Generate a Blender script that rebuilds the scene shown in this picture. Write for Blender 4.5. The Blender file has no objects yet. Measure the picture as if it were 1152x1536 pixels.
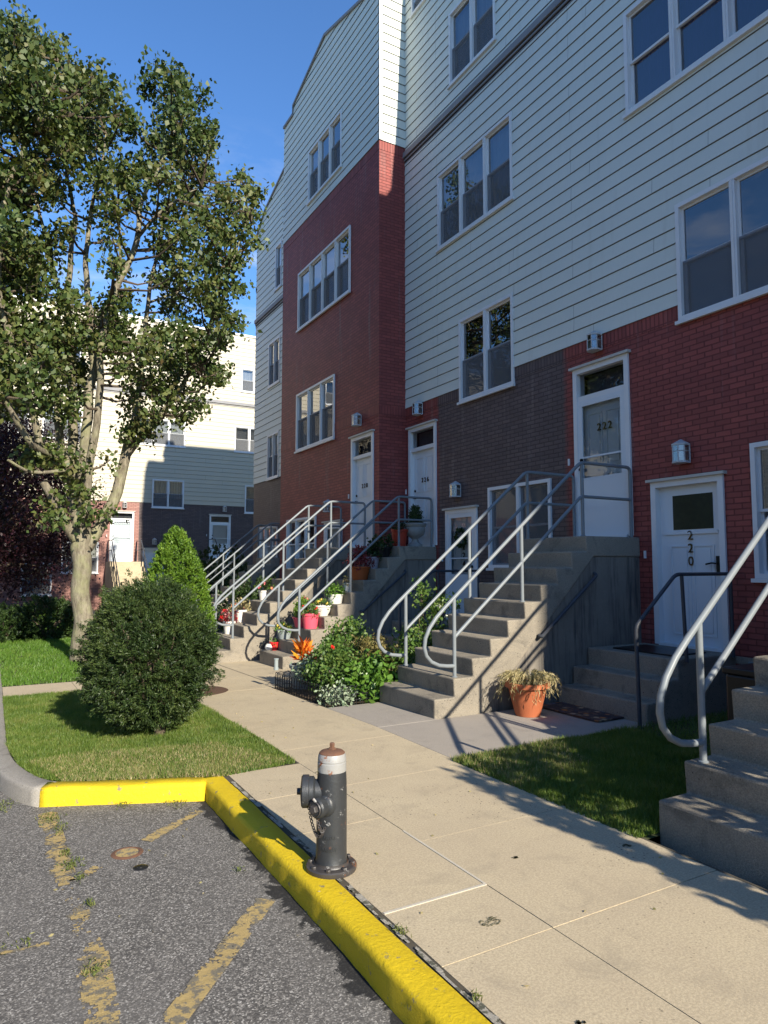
import bpy, bmesh, math, random
import numpy as np
from mathutils import Vector, noise, Matrix
random.seed(7); RNG = np.random.default_rng(7)
SC = bpy.context.scene; COL = SC.collection
PI = math.pi
def G(y): return -0.025*max(0.0, min(y, 14.0)-6.3)

# ---------------------------------------------------------------- materials
def srgb(r, g, b): return tuple(((c/255+0.055)/1.055)**2.4 if c > 10 else c/255/12.92 for c in (r, g, b))
class N:
    def __init__(s, name):
        s.m = bpy.data.materials.new(name); s.m.use_nodes = True; s.t = s.m.node_tree
        s.b = s.t.nodes['Principled BSDF']; s.out = s.t.nodes['Material Output']
    def n(s, typ, **k):
        x = s.t.nodes.new(typ)
        for a, v in k.items(): setattr(x, a, v)
        return x
    def l(s, a, b): s.t.links.new(a, b)
    def co(s, kind='Object', scale=(1, 1, 1)):
        tc = s.n('ShaderNodeTexCoord'); mp = s.n('ShaderNodeMapping'); mp.inputs['Scale'].default_value = scale
        s.l(tc.outputs[kind], mp.inputs['Vector']); return mp.outputs[0]
    def noise(s, vec, scale, detail=4, rough=.6, dist=0):
        x = s.n('ShaderNodeTexNoise'); x.inputs['Scale'].default_value = scale; x.inputs['Detail'].default_value = detail
        x.inputs['Roughness'].default_value = rough; x.inputs['Distortion'].default_value = dist
        s.l(vec, x.inputs['Vector']); return x.outputs['Fac']
    def ramp(s, fac, stops):
        x = s.n('ShaderNodeValToRGB'); e = x.color_ramp.elements
        while len(e) < len(stops): e.new(.5)
        for i, (p, c) in enumerate(stops):
            e[i].position = p; e[i].color = (c, c, c, 1) if not hasattr(c, '__len__') else (*c, 1)
        s.l(fac, x.inputs[0]); return x.outputs['Color']
    def mix(s, fac, a, b, mode='MIX'):
        x = s.n('ShaderNodeMix', data_type='RGBA', blend_type=mode)
        for i, v in ((0, fac), (6, a), (7, b)):
            if hasattr(v, 'links'): s.l(v, x.inputs[i])
            elif i == 0: x.inputs[0].default_value = v
            else: x.inputs[i].default_value = (*v, 1) if len(v) == 3 else v
        return x.outputs[2]
    def bump(s, h, strength, dist=.01, prev=None):
        x = s.n('ShaderNodeBump'); x.inputs['Strength'].default_value = strength; x.inputs['Distance'].default_value = dist
        s.l(h, x.inputs['Height'])
        if prev is not None: s.l(prev, x.inputs['Normal'])
        return x.outputs[0]
    def fin(s, col=None, rough=.7, normal=None, spec=.3, metal=0):
        if col is not None:
            if hasattr(col, 'links'): s.l(col, s.b.inputs['Base Color'])
            else: s.b.inputs['Base Color'].default_value = (*col, 1)
        if hasattr(rough, 'links'): s.l(rough, s.b.inputs['Roughness'])
        else: s.b.inputs['Roughness'].default_value = rough
        s.b.inputs['Specular IOR Level'].default_value = spec; s.b.inputs['Metallic'].default_value = metal
        if normal is not None: s.l(normal, s.b.inputs['Normal'])
        return s.m
def simple(name, c, c2=None, rough=.6, scale=6, bs=40, bstr=.15, spec=.3, metal=0, coord='Object'):
    k = N(name); v = k.co(coord); c2 = c2 or tuple(x*.75 for x in c)
    col = k.mix(k.noise(v, scale, 6), c, c2)
    return k.fin(col, rough, k.bump(k.noise(v, bs, 4), bstr, .004), spec, metal)
def concrete(name, c1, c2, dark=(.12, .11, .10), pits=True, stain=.5, bs=1.0):
    k = N(name); v = k.co('Object')
    f = k.ramp(k.noise(v, 1.3, 8, .65), [(.3, 0), (.7, 1)])
    col = k.mix(f, c1, c2)
    col = k.mix(k.ramp(k.noise(v, 90, 4, .75), [(.42, .55), (.6, 0)]), col, tuple(x*.62 for x in c2))
    col = k.mix(k.ramp(k.noise(v, 150, 3, .8), [(.58, 0), (.7, .5)]), col, tuple(min(1, x*1.45) for x in c1))
    col = k.mix(k.ramp(k.noise(v, 3.1, 7, .7, .6), [(.52, 0), (.72, stain)]), col, dark)
    h = k.noise(v, 110, 5, .7)
    nb = k.bump(h, .35*bs, .004)
    if pits:
        vo = k.n('ShaderNodeTexVoronoi'); vo.inputs['Scale'].default_value = 26; k.l(v, vo.inputs['Vector'])
        p = k.ramp(vo.outputs['Distance'], [(.10, 1), (.16, 0)])
        msk = k.ramp(k.noise(v, 1.1, 3), [(.45, 0), (.62, 1)])
        pm = k.mix(1.0, p, msk, 'MULTIPLY')
        col = k.mix(pm, col, tuple(x*.35 for x in dark))
        nb = k.bump(pm, -.5, .004, nb)
    return k.fin(col, .88, nb, .2)
def vstained(name, c1, c2):      # cast wall with vertical weather streaks
    k = N(name); v = k.co('Object'); vs = k.co('Object', (9, 9, .7))
    col = k.mix(k.ramp(k.noise(v, 1.6, 8, .7), [(.35, 0), (.7, 1)]), c1, c2)
    col = k.mix(k.ramp(k.noise(vs, 1.4, 6, .7), [(.48, 0), (.68, .75)]), col, (.035, .035, .038))
    col = k.mix(k.ramp(k.noise(vs, 3, 6, .7), [(.6, 0), (.75, .5)]), col, (.38, .36, .33))
    return k.fin(col, .9, k.bump(k.noise(v, 60, 6, .7), .5, .006), .15)
def brickmat(name, paint, soldier=False):
    # paint: 'red' 'brown' 'zone' (main front: red-painted doors bays, brown between)
    k = N(name); tc = k.n('ShaderNodeTexCoord'); uv = tc.outputs['UV']
    mp = k.n('ShaderNodeMapping')
    if soldier: mp.inputs['Rotation'].default_value = (0, 0, PI/2)
    k.l(uv, mp.inputs['Vector']); v = mp.outputs[0]
    # slight wobble so courses are not ruler straight
    nz = k.n('ShaderNodeTexNoise'); nz.inputs['Scale'].default_value = 6; k.l(v, nz.inputs['Vector'])
    sub = k.n('ShaderNodeVectorMath', operation='SUBTRACT'); k.l(nz.outputs['Color'], sub.inputs[0]); sub.inputs[1].default_value = (.5, .5, .5)
    scl = k.n('ShaderNodeVectorMath', operation='SCALE'); k.l(sub.outputs[0], scl.inputs[0]); scl.inputs['Scale'].default_value = .008
    add = k.n('ShaderNodeVectorMath', operation='ADD'); k.l(v, add.inputs[0]); k.l(scl.outputs[0], add.inputs[1])
    br = k.n('ShaderNodeTexBrick', offset=0 if soldier else .5); k.l(add.outputs[0], br.inputs['Vector'])
    for a, x in (('Scale', 1), ('Mortar Size', .0075), ('Mortar Smooth', .3), ('Bias', 0), ('Brick Width', .3 if soldier else .2032), ('Row Height', .0677)): br.inputs[a].default_value = x
    br.inputs['Color1'].default_value = (0, 0, 0, 1); br.inputs['Color2'].default_value = (1, 1, 1, 1)
    red1, red2 = (.31, .074, .060), (.21, .050, .043); bn1, bn2 = (.135, .098, .092), (.095, .070, .068)
    if paint == 'pink': a, b = (.36, .19, .155), (.29, .145, .12)  # 'pink' puts the sunlit look of red brick into the colour
    if paint == 'red': a, b = red1, red2
    elif paint == 'brown': a, b = bn1, bn2
    if paint == 'zone':
        sx = k.n('ShaderNodeSeparateXYZ'); k.l(uv, sx.inputs[0])
        ny = k.noise(uv, 7, 4); 
        mt = k.n('ShaderNodeMath', operation='MULTIPLY_ADD'); k.l(ny, mt.inputs[0]); mt.inputs[1].default_value = .12; k.l(sx.outputs[0], mt.inputs[2])
        z = k.n('ShaderNodeMapRange'); z.inputs['From Min'].default_value = -10.98; z.inputs['From Max'].default_value = -10.88; k.l(mt.outputs[0], z.inputs[0])
        z2 = k.n('ShaderNodeMapRange'); z2.inputs['From Min'].default_value = -7.42; z2.inputs['From Max'].default_value = -7.54; k.l(mt.outputs[0], z2.inputs[0])
        zz = k.n('ShaderNodeMath', operation='MULTIPLY'); k.l(z.outputs[0], zz.inputs[0]); k.l(z2.outputs[0], zz.inputs[1]); zone = zz.outputs[0]
        a = k.mix(zone, red1, bn1); b = k.mix(zone, red2, bn2)
    col = k.mix(br.outputs['Color'], a, b)
    blot = k.ramp(k.noise(uv, 1.1, 6, .65), [(.42, 0), (.66, .55)])
    col = k.mix(blot, col, b)
    vs = k.n('ShaderNodeMapping'); vs.inputs['Scale'].default_value = (3.3, .22, 1); k.l(uv, vs.inputs['Vector'])
    st = k.ramp(k.noise(vs.outputs[0], 1.6, 5, .6), [(.58, 0), (.72, .34)])
    col = k.mix(st, col, (.24, .20, .19))
    ms = k.mix(1.0, col, (.50, .47, .50), 'MULTIPLY')
    col = k.mix(br.outputs['Fac'], col, ms)
    inv = k.n('ShaderNodeMath', operation='SUBTRACT'); inv.inputs[0].default_value = 1; k.l(br.outputs['Fac'], inv.inputs[1])
    nb = k.bump(inv.outputs[0], 1.0, .012); nb = k.bump(k.noise(uv, 70, 4, .7), .35, .004, nb)
    return k.fin(col, .62, nb, .35)
def sidingmat(name, c1, c2):
    k = N(name); tc = k.n('ShaderNodeTexCoord'); uv = tc.outputs['UV']
    br = k.n('ShaderNodeTexBrick', offset=.37, offset_frequency=3, squash=.8, squash_frequency=4); k.l(uv, br.inputs['Vector'])
    for a, x in (('Scale', 1), ('Mortar Size', .0035), ('Mortar Smooth', .1), ('Brick Width', 3.66), ('Row Height', .207)): br.inputs[a].default_value = x
    col = k.mix(k.noise(uv, 1.2, 6, .6), c1, c2)
    col = k.mix(br.outputs['Fac'], col, tuple(x*.35 for x in c1))
    vs = k.n('ShaderNodeMapping'); vs.inputs['Scale'].default_value = (5, .35, 1); k.l(uv, vs.inputs['Vector'])
    col = k.mix(k.ramp(k.noise(vs.outputs[0], 1.5, 6, .7), [(.55, 0), (.8, .35)]), col, (.40, .40, .34))
    ws = k.n('ShaderNodeMapping'); ws.inputs['Scale'].default_value = (3, 90, 1); k.l(uv, ws.inputs['Vector'])
    nb = k.bump(k.noise(ws.outputs[0], 1, 4), .06, .003)
    return k.fin(col, .55, nb, .35)
def leafmat(name, cols, trans=.25, rough=.45, big=None):
    k = N(name); g = k.n('ShaderNodeNewGeometry'); v = k.co('Object')
    st = [(i/(len(cols)-1), c) for i, c in enumerate(cols)]
    f = k.n('ShaderNodeMath', operation='MULTIPLY_ADD'); k.l(g.outputs['Random Per Island'], f.inputs[0]); f.inputs[1].default_value = .6
    nz = k.ramp(k.noise(v, big or 1.2, 3), [(.35, 0), (.65, .4)]); k.l(nz, f.inputs[2])
    col = k.ramp(f.outputs[0], st)
    k.fin(col, rough, None, .35)
    tr = k.n('ShaderNodeBsdfTranslucent'); k.l(k.mix(1.0, col, (1.5, 1.6, .7), 'MULTIPLY'), tr.inputs[0])
    mx = k.n('ShaderNodeMixShader'); mx.inputs[0].default_value = trans
    k.l(k.b.outputs[0], mx.inputs[1]); k.l(tr.outputs[0], mx.inputs[2]); k.l(mx.outputs[0], k.out.inputs[0]); return k.m
def glassmat(name, tint=.72, boost=.07, rough=.01, mul=2.2):
    k = N(name); k.t.nodes.remove(k.b)
    v = k.co('Object'); nb = k.bump(k.noise(v, 1.6, 2), .05, .02)
    tr = k.n('ShaderNodeBsdfTransparent'); tr.inputs[0].default_value = (tint, tint*1.04, tint*1.06, 1)
    gl = k.n('ShaderNodeBsdfGlossy'); gl.inputs['Roughness'].default_value = rough; k.l(nb, gl.inputs['Normal'])
    fr = k.n('ShaderNodeFresnel'); fr.inputs[0].default_value = 1.6; k.l(nb, fr.inputs['Normal'])
    a = k.n('ShaderNodeMath', operation='MULTIPLY_ADD', use_clamp=True); k.l(fr.outputs[0], a.inputs[0]); a.inputs[1].default_value = mul; a.inputs[2].default_value = boost
    mx = k.n('ShaderNodeMixShader'); k.l(a.outputs[0], mx.inputs[0]); k.l(tr.outputs[0], mx.inputs[1]); k.l(gl.outputs[0], mx.inputs[2])
    k.l(mx.outputs[0], k.out.inputs[0]); return k.m
def asphaltmat():
    k = N('asphalt'); v = k.co('Object')
    vo = k.n('ShaderNodeTexVoronoi'); vo.inputs['Scale'].default_value = 150; k.l(v, vo.inputs['Vector'])
    sp = k.n('ShaderNodeSeparateColor'); k.l(vo.outputs['Color'], sp.inputs[0])
    agg = k.ramp(sp.outputs[0], [(.0, (.04, .038, .036)), (.40, (.09, .085, .078)), (.72, (.17, .16, .145)), (.92, (.32, .30, .27)), (1, (.5, .48, .44))])
    col = k.mix(k.ramp(k.noise(v, 260, 3, .7), [(.42, 0), (.65, .5)]), agg, (.055, .052, .05))
    col = k.mix(k.ramp(k.noise(v, .9, 7, .7), [(.35, .0), (.7, .55)]), col, (.16, .15, .138))
    # black sealant creeping along the kerb
    sx = k.n('ShaderNodeSeparateXYZ'); k.l(v, sx.inputs[0])
    mr = k.n('ShaderNodeMapRange'); mr.inputs['From Min'].default_value = 1.27; mr.inputs['From Max'].default_value = 1.44; k.l(sx.outputs[0], mr.inputs[0])
    nn = k.noise(v, 4.5, 7, .7, .8)
    ad = k.n('ShaderNodeMath', operation='MULTIPLY_ADD'); k.l(mr.outputs[0], ad.inputs[0]); ad.inputs[1].default_value = .33; k.l(nn, ad.inputs[2])
    sl = k.ramp(ad.outputs[0], [(.74, 0), (.78, .9)])
    col = k.mix(sl, col, (.012, .012, .013))
    nb = k.bump(vo.outputs['Distance'], -.9, .006); nb = k.bump(k.noise(v, 12, 5), .3, .01, nb)
    return k.fin(col, .85, nb, .25)
def paintmat(name, c, chip, amount=.5, rough=.5, sc=9):
    k = N(name); v = k.co('Object')
    col = k.mix(k.noise(v, 2.2, 6, .65), c, tuple(x*.8 for x in c))
    col = k.mix(k.ramp(k.noise(v, 5.5, 8, .75), [(.56, 0), (.72, .45)]), col, tuple(x*.5+.01 for x in c))
    m = k.ramp(k.noise(v, sc, 9, .72), [(amount, 0), (amount+.04, 1)])
    col = k.mix(m, col, chip)
    nb = k.bump(k.noise(v, 38, 7, .75), .75, .010); nb = k.bump(m, -.6, .004, nb)
    return k.fin(col, rough, nb, .4)

hydmat0 = simple('rust', (.19, .085, .04), (.07, .05, .045), .85, 22, 60, .6)
MT = dict(
 brick_zone=brickmat('painted_brick_zone', 'zone'), brick_red=brickmat('painted_brick_red', 'red'), brick_brown=brickmat('painted_brick_brown', 'brown'), brick_sunlit=brickmat('sunlit_red_brick', 'pink'),
 sold_zone=brickmat('soldier_zone', 'zone', True), sold_red=brickmat('soldier_red', 'red', True), sold_brown=brickmat('soldier_brown', 'brown', True),
 siding=sidingmat('siding', (.64, .665, .60), (.56, .585, .53)), siding_far=sidingmat('siding_cream', (.50, .455, .345), (.45, .41, .32)),
 white=simple('white_trim', (.72, .73, .73), (.60, .61, .61), .4, 4, 30, .05), offwhite=simple('weathered_trim', (.55, .54, .50), (.40, .38, .34), .6, 7, 40, .2),
 door=simple('door_paint', (.64, .68, .70), (.57, .61, .64), .38, 2, 30, .04), band=simple('ledge_flashing', (.26, .26, .265), (.17, .17, .175), .6, 3),
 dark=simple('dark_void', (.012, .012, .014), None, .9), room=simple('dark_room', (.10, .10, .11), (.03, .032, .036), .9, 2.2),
 glass=glassmat('window_glass'), doorglass=glassmat('door_glass', .8, .03, .01, .7), screen=None,
 curtain=simple('curtain_cloth', (.46, .48, .50), (.30, .32, .35), .9, 3, 12, .3), bluecurtain=simple('blue_curtain', (.05, .04, .20), (.03, .025, .13), .9, 3), blind=simple('pale_blind', (.62, .62, .56), (.5, .5, .46), .8, 2),
 rail=simple('rail_paint', (.20, .225, .24), (.15, .165, .175), .4, 8, 60, .15), railgrey=simple('dark_rail_paint', (.06, .07, .085), (.04, .04, .045), .45, 8, 60, .15),
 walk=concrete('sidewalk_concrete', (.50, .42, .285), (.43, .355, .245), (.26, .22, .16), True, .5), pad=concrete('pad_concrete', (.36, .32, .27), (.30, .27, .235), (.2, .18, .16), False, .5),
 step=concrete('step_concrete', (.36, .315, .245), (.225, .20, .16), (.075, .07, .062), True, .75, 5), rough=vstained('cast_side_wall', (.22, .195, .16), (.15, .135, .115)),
 kerb=concrete('kerb_concrete', (.34, .32, .28), (.27, .25, .22), (.12, .11, .1), True, .6, 2), yellow=paintmat('yellow_kerb_paint', (.64, .46, .008), (.22, .19, .10), .60, .7, 11),
 line=paintmat('worn_line_paint', (.42, .31, .13), (.17, .15, .11), .50, .75, 20), asphalt=asphaltmat(),
 grout=paintmat('joint_grout', (.38, .35, .29), (.10, .10, .07), .50, .8, 18), joint=simple('dirty_joint', (.10, .085, .06), (.05, .045, .035), .95, 20),
 soil=simple('soil', (.09, .065, .04), (.05, .035, .022), .95, 9, 60, .8), mulch=simple('mulch', (.11, .06, .04), (.05, .03, .02), .95, 60, 90, 1), lawnbase=simple('lawn_soil', (.07, .085, .03), (.045, .05, .02), .95, 12, 60, .8),
 bark=None, black=simple('black_plastic', (.010, .010, .011), (.02, .02, .02), .35, 5, 50, .1), bronze=simple('bronze', (.16, .11, .04), (.06, .04, .02), .4, 30, 60, .1, .5, .8),
 digit=simple('dark_digit', (.03, .022, .018), None, .4), handle=simple('dark_handle', (.015, .015, .017), None, .3, metal=.6),
 terra=simple('terracotta', (.42, .13, .055), (.30, .085, .035), .7, 7, 50, .3), orange=simple('orange_pot', (.38, .09, .02), (.30, .07, .02), .6, 5), redpot=simple('red_pot', (.42, .05, .025), (.34, .04, .02), .5, 5),
 pink=simple('pink_bucket', (.72, .10, .15), (.60, .08, .12), .4, 4), whitepot=simple('white_pot', (.70, .68, .62), (.55, .53, .48), .6, 8), stonepot=simple('stone_urn', (.33, .33, .31), (.2, .2, .19), .8, 14, 60, .5),
 lilac=simple('lilac_pot', (.42, .36, .40), (.3, .27, .3), .6, 6), greypot=simple('grey_pot', (.28, .32, .32), (.2, .23, .23), .6, 8), redcan=simple('red_can', (.55, .02, .03), (.45, .02, .02), .4, 4),
 mat=None, lamp=simple('lamp_metal', (.55, .56, .56), (.36, .36, .36), .4, 10), lampglass=glassmat('lamp_glass', .7, .08, .08),
 roof=simple('roof_dark', (.05, .05, .05), None, .9), rust=hydmat0, wicket=simple('black_wicket', (.02, .02, .022), None, .5),
)
def barkmat():
    k = N('bark'); v = k.co('Object', (1, 1, .25)); vo = k.co('Object')
    col = k.mix(k.ramp(k.noise(v, 16, 8, .7), [(.35, 0), (.65, 1)]), (.10, .085, .062), (.27, .24, .18))
    col = k.mix(k.ramp(k.noise(vo, 3.5, 5, .6), [(.45, 0), (.65, .5)]), col, (.25, .26, .13))
    return k.fin(col, .9, k.bump(k.noise(v, 24, 8, .75), .9, .03), .1)
MT['bark'] = barkmat(); MT['darkbark'] = simple('dark_bark', (.13, .10, .07), (.06, .045, .032), .9, 14, 40, .8)
def screenmat():
    k = N('insect_screen'); k.t.nodes.remove(k.b)
    tr = k.n('ShaderNodeBsdfTransparent'); tr.inputs[0].default_value = (.6, .6, .62, 1)
    df = k.n('ShaderNodeBsdfDiffuse'); v = k.co('Object'); k.l(k.mix(k.noise(v, 9, 5), (.17, .18, .19), (.26, .27, .28)), df.inputs[0])
    mx = k.n('ShaderNodeMixShader'); mx.inputs[0].default_value = .42
    k.l(tr.outputs[0], mx.inputs[1]); k.l(df.outputs[0], mx.inputs[2]); k.l(mx.outputs[0], k.out.inputs[0]); return k.m
MT['screen'] = screenmat()
def rugmat():
    k = N('floral_mat'); v = k.co('Object'); vo = k.n('ShaderNodeTexVoronoi'); vo.inputs['Scale'].default_value = 13; k.l(v, vo.inputs['Vector'])
    sp = k.n('ShaderNodeSeparateColor'); k.l(vo.outputs['Color'], sp.inputs[0])
    c = k.ramp(sp.outputs[0], [(0, (.05, .04, .05)), (.4, (.16, .10, .07)), (.6, (.42, .16, .04)), (.75, (.12, .13, .17)), (.9, (.40, .28, .16))])
    c = k.mix(k.ramp(vo.outputs['Distance'], [(.3, 0), (.5, .8)]), c, (.05, .04, .045))
    return k.fin(c, .95, k.bump(k.noise(v, 150, 3), .6, .004), .1)
MT['mat'] = rugmat()
def hydmat(name, base, lo, amt):
    k = N(name); v = k.co('Object')
    c = k.mix(k.noise(v, 9, 6, .7), base, lo)
    m = k.ramp(k.noise(v, 13, 8, .75), [(amt, 0), (amt+.05, 1)])
    c = k.mix(m, c, (.20, .075, .03))
    c = k.mix(k.ramp(k.noise(v, 22, 6, .75), [(.63, 0), (.68, .7)]), c, (.30, .30, .29))
    return k.fin(c, .42, k.bump(k.noise(v, 60, 5, .7), .4, .004), .5)
MT['hyd'] = hydmat('hydrant_grey', (.016, .018, .021), (.034, .037, .040), .62); MT['hydrust'] = hydmat('hydrant_flange', (.025, .025, .027), (.06, .052, .048), .60)
MT['hydwhite'] = hydmat('hydrant_silver', (.33, .33, .32), (.22, .22, .215), .57)
LEAF = dict(
 tree=leafmat('tree_leaf', [(.020, .040, .012), (.040, .068, .018), (.068, .100, .024), (.110, .125, .036), (.095, .065, .026)], .18, .5, .6),
 yew=leafmat('yew_needles', [(.010, .022, .008), (.022, .044, .012), (.050, .080, .020), (.095, .125, .034)], .15, .5, 3),
 arb=leafmat('arborvitae_scales', [(.035, .080, .010), (.07, .14, .014), (.12, .21, .02), (.18, .27, .03)], .25, .5, 4),
 plum=leafmat('plum_leaf', [(.012, .005, .008), (.028, .010, .016), (.05, .016, .022), (.08, .03, .035)], .15, .4, 1),
 hedge=leafmat('hedge_leaf', [(.014, .030, .010), (.028, .055, .013), (.055, .09, .02)], .2, .5, 3),
 weed=leafmat('weed_leaf', [(.06, .09, .02), (.11, .14, .03), (.20, .19, .07)], .2, .6, 6),
 rose=leafmat('garden_leaf', [(.03, .065, .015), (.06, .12, .025), (.10, .17, .035), (.18, .22, .06)], .25, .45, 4),
 olive=leafmat('seedy_leaf', [(.09, .08, .025), (.15, .13, .04), (.22, .17, .07)], .2, .6, 5),
 broad=leafmat('broad_leaf', [(.05, .12, .02), (.10, .20, .03), (.17, .28, .05)], .3, .35, 3),
 silver=leafmat('silver_leaf', [(.10, .16, .09), (.22, .28, .18), (.40, .44, .34)], .1, .6, 6),
 croton=leafmat('croton_leaf', [(.10, .02, .02), (.55, .10, .02), (.75, .24, .03), (.50, .34, .03)], .3, .35, 9),
 redleaf=leafmat('coleus_leaf', [(.10, .02, .03), (.22, .04, .05), (.35, .07, .06)], .25, .45, 6),
 dry=leafmat('dry_stem', [(.12, .13, .04), (.34, .28, .14), (.50, .42, .24)], .2, .7, 9),
 grass=leafmat('grass_blade', [(.045, .085, .014), (.085, .145, .022), (.14, .19, .036), (.24, .22, .085)], .3, .5, 2.6),
 grass2=leafmat('grass_blade_far', [(.045, .10, .012), (.075, .16, .018), (.11, .20, .028), (.16, .20, .045)], .35, .5, .7),
 redflower=leafmat('red_petal', [(.6, .01, .01), (.8, .04, .03)], .2, .5), yellowflower=leafmat('yellow_petal', [(.7, .5, .05), (.8, .68, .22)], .2, .5),
 pinkflower=leafmat('pink_petal', [(.6, .03, .10), (.75, .2, .25), (.8, .55, .1)], .2, .5), whiteflower=leafmat('white_petal', [(.7, .7, .65), (.8, .8, .75)], .2, .5))

# ---------------------------------------------------------------- mesh helpers
ORG = {}
def link(o, parent=None, org=(0, 0, 0)):
    COL.objects.link(o)
    if parent is not None: o.parent = parent; ORG[o.name] = ORG[parent.name]
    else: o.location = org; ORG[o.name] = tuple(org)
    return o
def tag(o, label, cat, group=None):
    o['label'] = label; o['category'] = cat
    if group: o['group'] = group
    return o
def thing(name, label, cat, loc, group=None):
    o = bpy.data.objects.new(name, None); o.empty_display_size = .2
    link(o, None, loc); return tag(o, label, cat, group)
IDT = lambda u, d, z: (u, d, z)
def TW(X):  return lambda u, d, z: (X+d, -u, z)        # wall facing -x, u = -y
def TF(Y):  return lambda u, d, z: (u, Y+d, z)         # wall facing -y, u = x
class MB:
    def __init__(s, T=IDT): s.v = []; s.f = []; s.uv = []; s.sm = []; s.T = T
    def face(s, pts, uv=None, smooth=False):
        i = len(s.v); s.v += [s.T(*p) for p in pts]; s.f.append(tuple(range(i, i+len(pts))))
        s.uv.append(uv or [(p[0], p[2]) for p in pts]); s.sm.append(smooth); return s
    def box(s, x0, x1, y0, y1, z0, z1):
        i = len(s.v)
        c = [(x, y, z) for z in (z0, z1) for y in (y0, y1) for x in (x0, x1)]
        s.v += [s.T(*p) for p in c]
        for q in ((0, 2, 3, 1), (4, 5, 7, 6), (0, 1, 5, 4), (2, 6, 7, 3), (0, 4, 6, 2), (1, 3, 7, 5)):
            s.f.append(tuple(i+k for k in q)); s.uv.append([(c[k][0], c[k][2]) for k in q]); s.sm.append(False)
        return s
    def prism(s, poly, a0, a1, axis='y'):   # poly of (p,q); axis y: (p,a,q); axis z: (p,q,a); axis x: (a,p,q)
        f = {'y': lambda p, q, a: (p, a, q), 'z': lambda p, q, a: (p, q, a), 'x': lambda p, q, a: (a, p, q)}[axis]
        i = len(s.v); n = len(poly)
        for a in (a0, a1): s.v += [s.T(*f(p, q, a)) for p, q in poly]
        s.f.append(tuple(range(i, i+n))); s.f.append(tuple(range(i+2*n-1, i+n-1, -1)))
        for k in range(n): s.f.append((i+k, i+n+k, i+n+(k+1) % n, i+(k+1) % n))
        for fc in s.f[-n-2:]: s.uv.append([(0, 0)]*len(fc)); s.sm.append(False)
        return s
    def ring(s, C, A, B, r, n):
        i = len(s.v)
        for k in range(n):
            a = 2*PI*k/n; p = C+A*(math.cos(a)*r)+B*(math.sin(a)*r); s.v.append(s.T(*p))
        return i
    def tube(s, pts, r, n=8, cap=True):
        P = [Vector(p) for p in pts]; R = r if hasattr(r, '__len__') else [r]*len(P); rings = []
        up = Vector((0, 0, 1)); prev = None
        for i, p in enumerate(P):
            t = (P[min(i+1, len(P)-1)]-P[max(i-1, 0)]).normalized()
            if prev is None:
                a = t.cross(up if abs(t.z) < .95 else Vector((1, 0, 0))).normalized()
            else: a = (prev-t*prev.dot(t)).normalized()
            prev = a; b = t.cross(a); rings.append(s.ring(p, a, b, R[i], n))
        for i in range(len(rings)-1):
            for k in range(n):
                s.f.append((rings[i]+k, rings[i]+(k+1) % n, rings[i+1]+(k+1) % n, rings[i+1]+k)); s.uv.append([(0, 0)]*4); s.sm.append(True)
        if cap:
            for r0, rv in ((rings[0], True), (rings[-1], False)):
                fc = tuple(range(r0, r0+n)); s.f.append(fc[::-1] if rv else fc); s.uv.append([(0, 0)]*n); s.sm.append(False)
        return s
    def lathe(s, prof, c=(0, 0, 0), n=24, axis=None, smooth=True):   # prof (r,h) along axis
        ax = Vector(axis or (0, 0, 1)).normalized(); a = ax.cross(Vector((0, 1, 0)) if abs(ax.y) < .9 else Vector((1, 0, 0))).normalized(); b = ax.cross(a)
        C = Vector(c); rings = [s.ring(C+ax*h, a, b, max(r, 1e-4), n) for r, h in prof]
        for i in range(len(rings)-1):
            for k in range(n):
                s.f.append((rings[i]+k, rings[i]+(k+1) % n, rings[i+1]+(k+1) % n, rings[i+1]+k)); s.uv.append([(0, 0)]*4); s.sm.append(smooth)
        return s
    def build(s, name, m, parent=None, org=(0, 0, 0), bevel=0, kind=None, fix=False):
        me = bpy.data.meshes.new(name); o0 = Vector(ORG[parent.name] if parent is not None else org)
        me.from_pydata([tuple(Vector(p)-o0) for p in s.v], [], s.f)
        uvl = me.uv_layers.new(name='UVMap'); uvl.data.foreach_set('uv', [c for f in s.uv for p in f for c in p])
        me.polygons.foreach_set('use_smooth', s.sm); me.materials.append(MT[m] if isinstance(m, str) else m)
        if any(s.sm): me.set_sharp_from_angle(angle=math.radians(38))
        if fix:
            bm = bmesh.new(); bm.from_mesh(me); bmesh.ops.remove_doubles(bm, verts=bm.verts, dist=.0004); bmesh.ops.recalc_face_normals(bm, faces=bm.faces); bm.to_mesh(me); bm.free()
        o = bpy.data.objects.new(name, me); link(o, parent, org if parent is None else (0, 0, 0))
        if bevel:
            b = o.modifiers.new('bevel', 'BEVEL'); b.width = bevel; b.segments = 2; b.limit_method = 'ANGLE'; b.angle_limit = .6
        if kind: o['kind'] = kind
        return o
def npmesh(name, V, nper, m, parent=None, org=(0, 0, 0), kind=None):
    V = np.asarray(V, dtype=np.float32).reshape(-1, 3) - np.array(ORG[parent.name] if parent is not None else org, dtype=np.float32)
    nf = len(V)//nper; me = bpy.data.meshes.new(name); me.vertices.add(len(V)); me.vertices.foreach_set('co', V.ravel())
    me.loops.add(len(V)); me.loops.foreach_set('vertex_index', np.arange(len(V), dtype=np.int32))
    me.polygons.add(nf); me.polygons.foreach_set('loop_start', np.arange(0, len(V), nper, dtype=np.int32)); me.polygons.foreach_set('loop_total', np.full(nf, nper, dtype=np.int32))
    me.update(calc_edges=True); me.materials.append(m); o = bpy.data.objects.new(name, me); link(o, parent, org if parent is None else (0, 0, 0))
    if kind: o['kind'] = kind
    return o
def unit(a): return a/np.maximum(np.linalg.norm(a, axis=1, keepdims=True), 1e-6)
def rdir(n): return unit(RNG.normal(size=(n, 3)))
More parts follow.
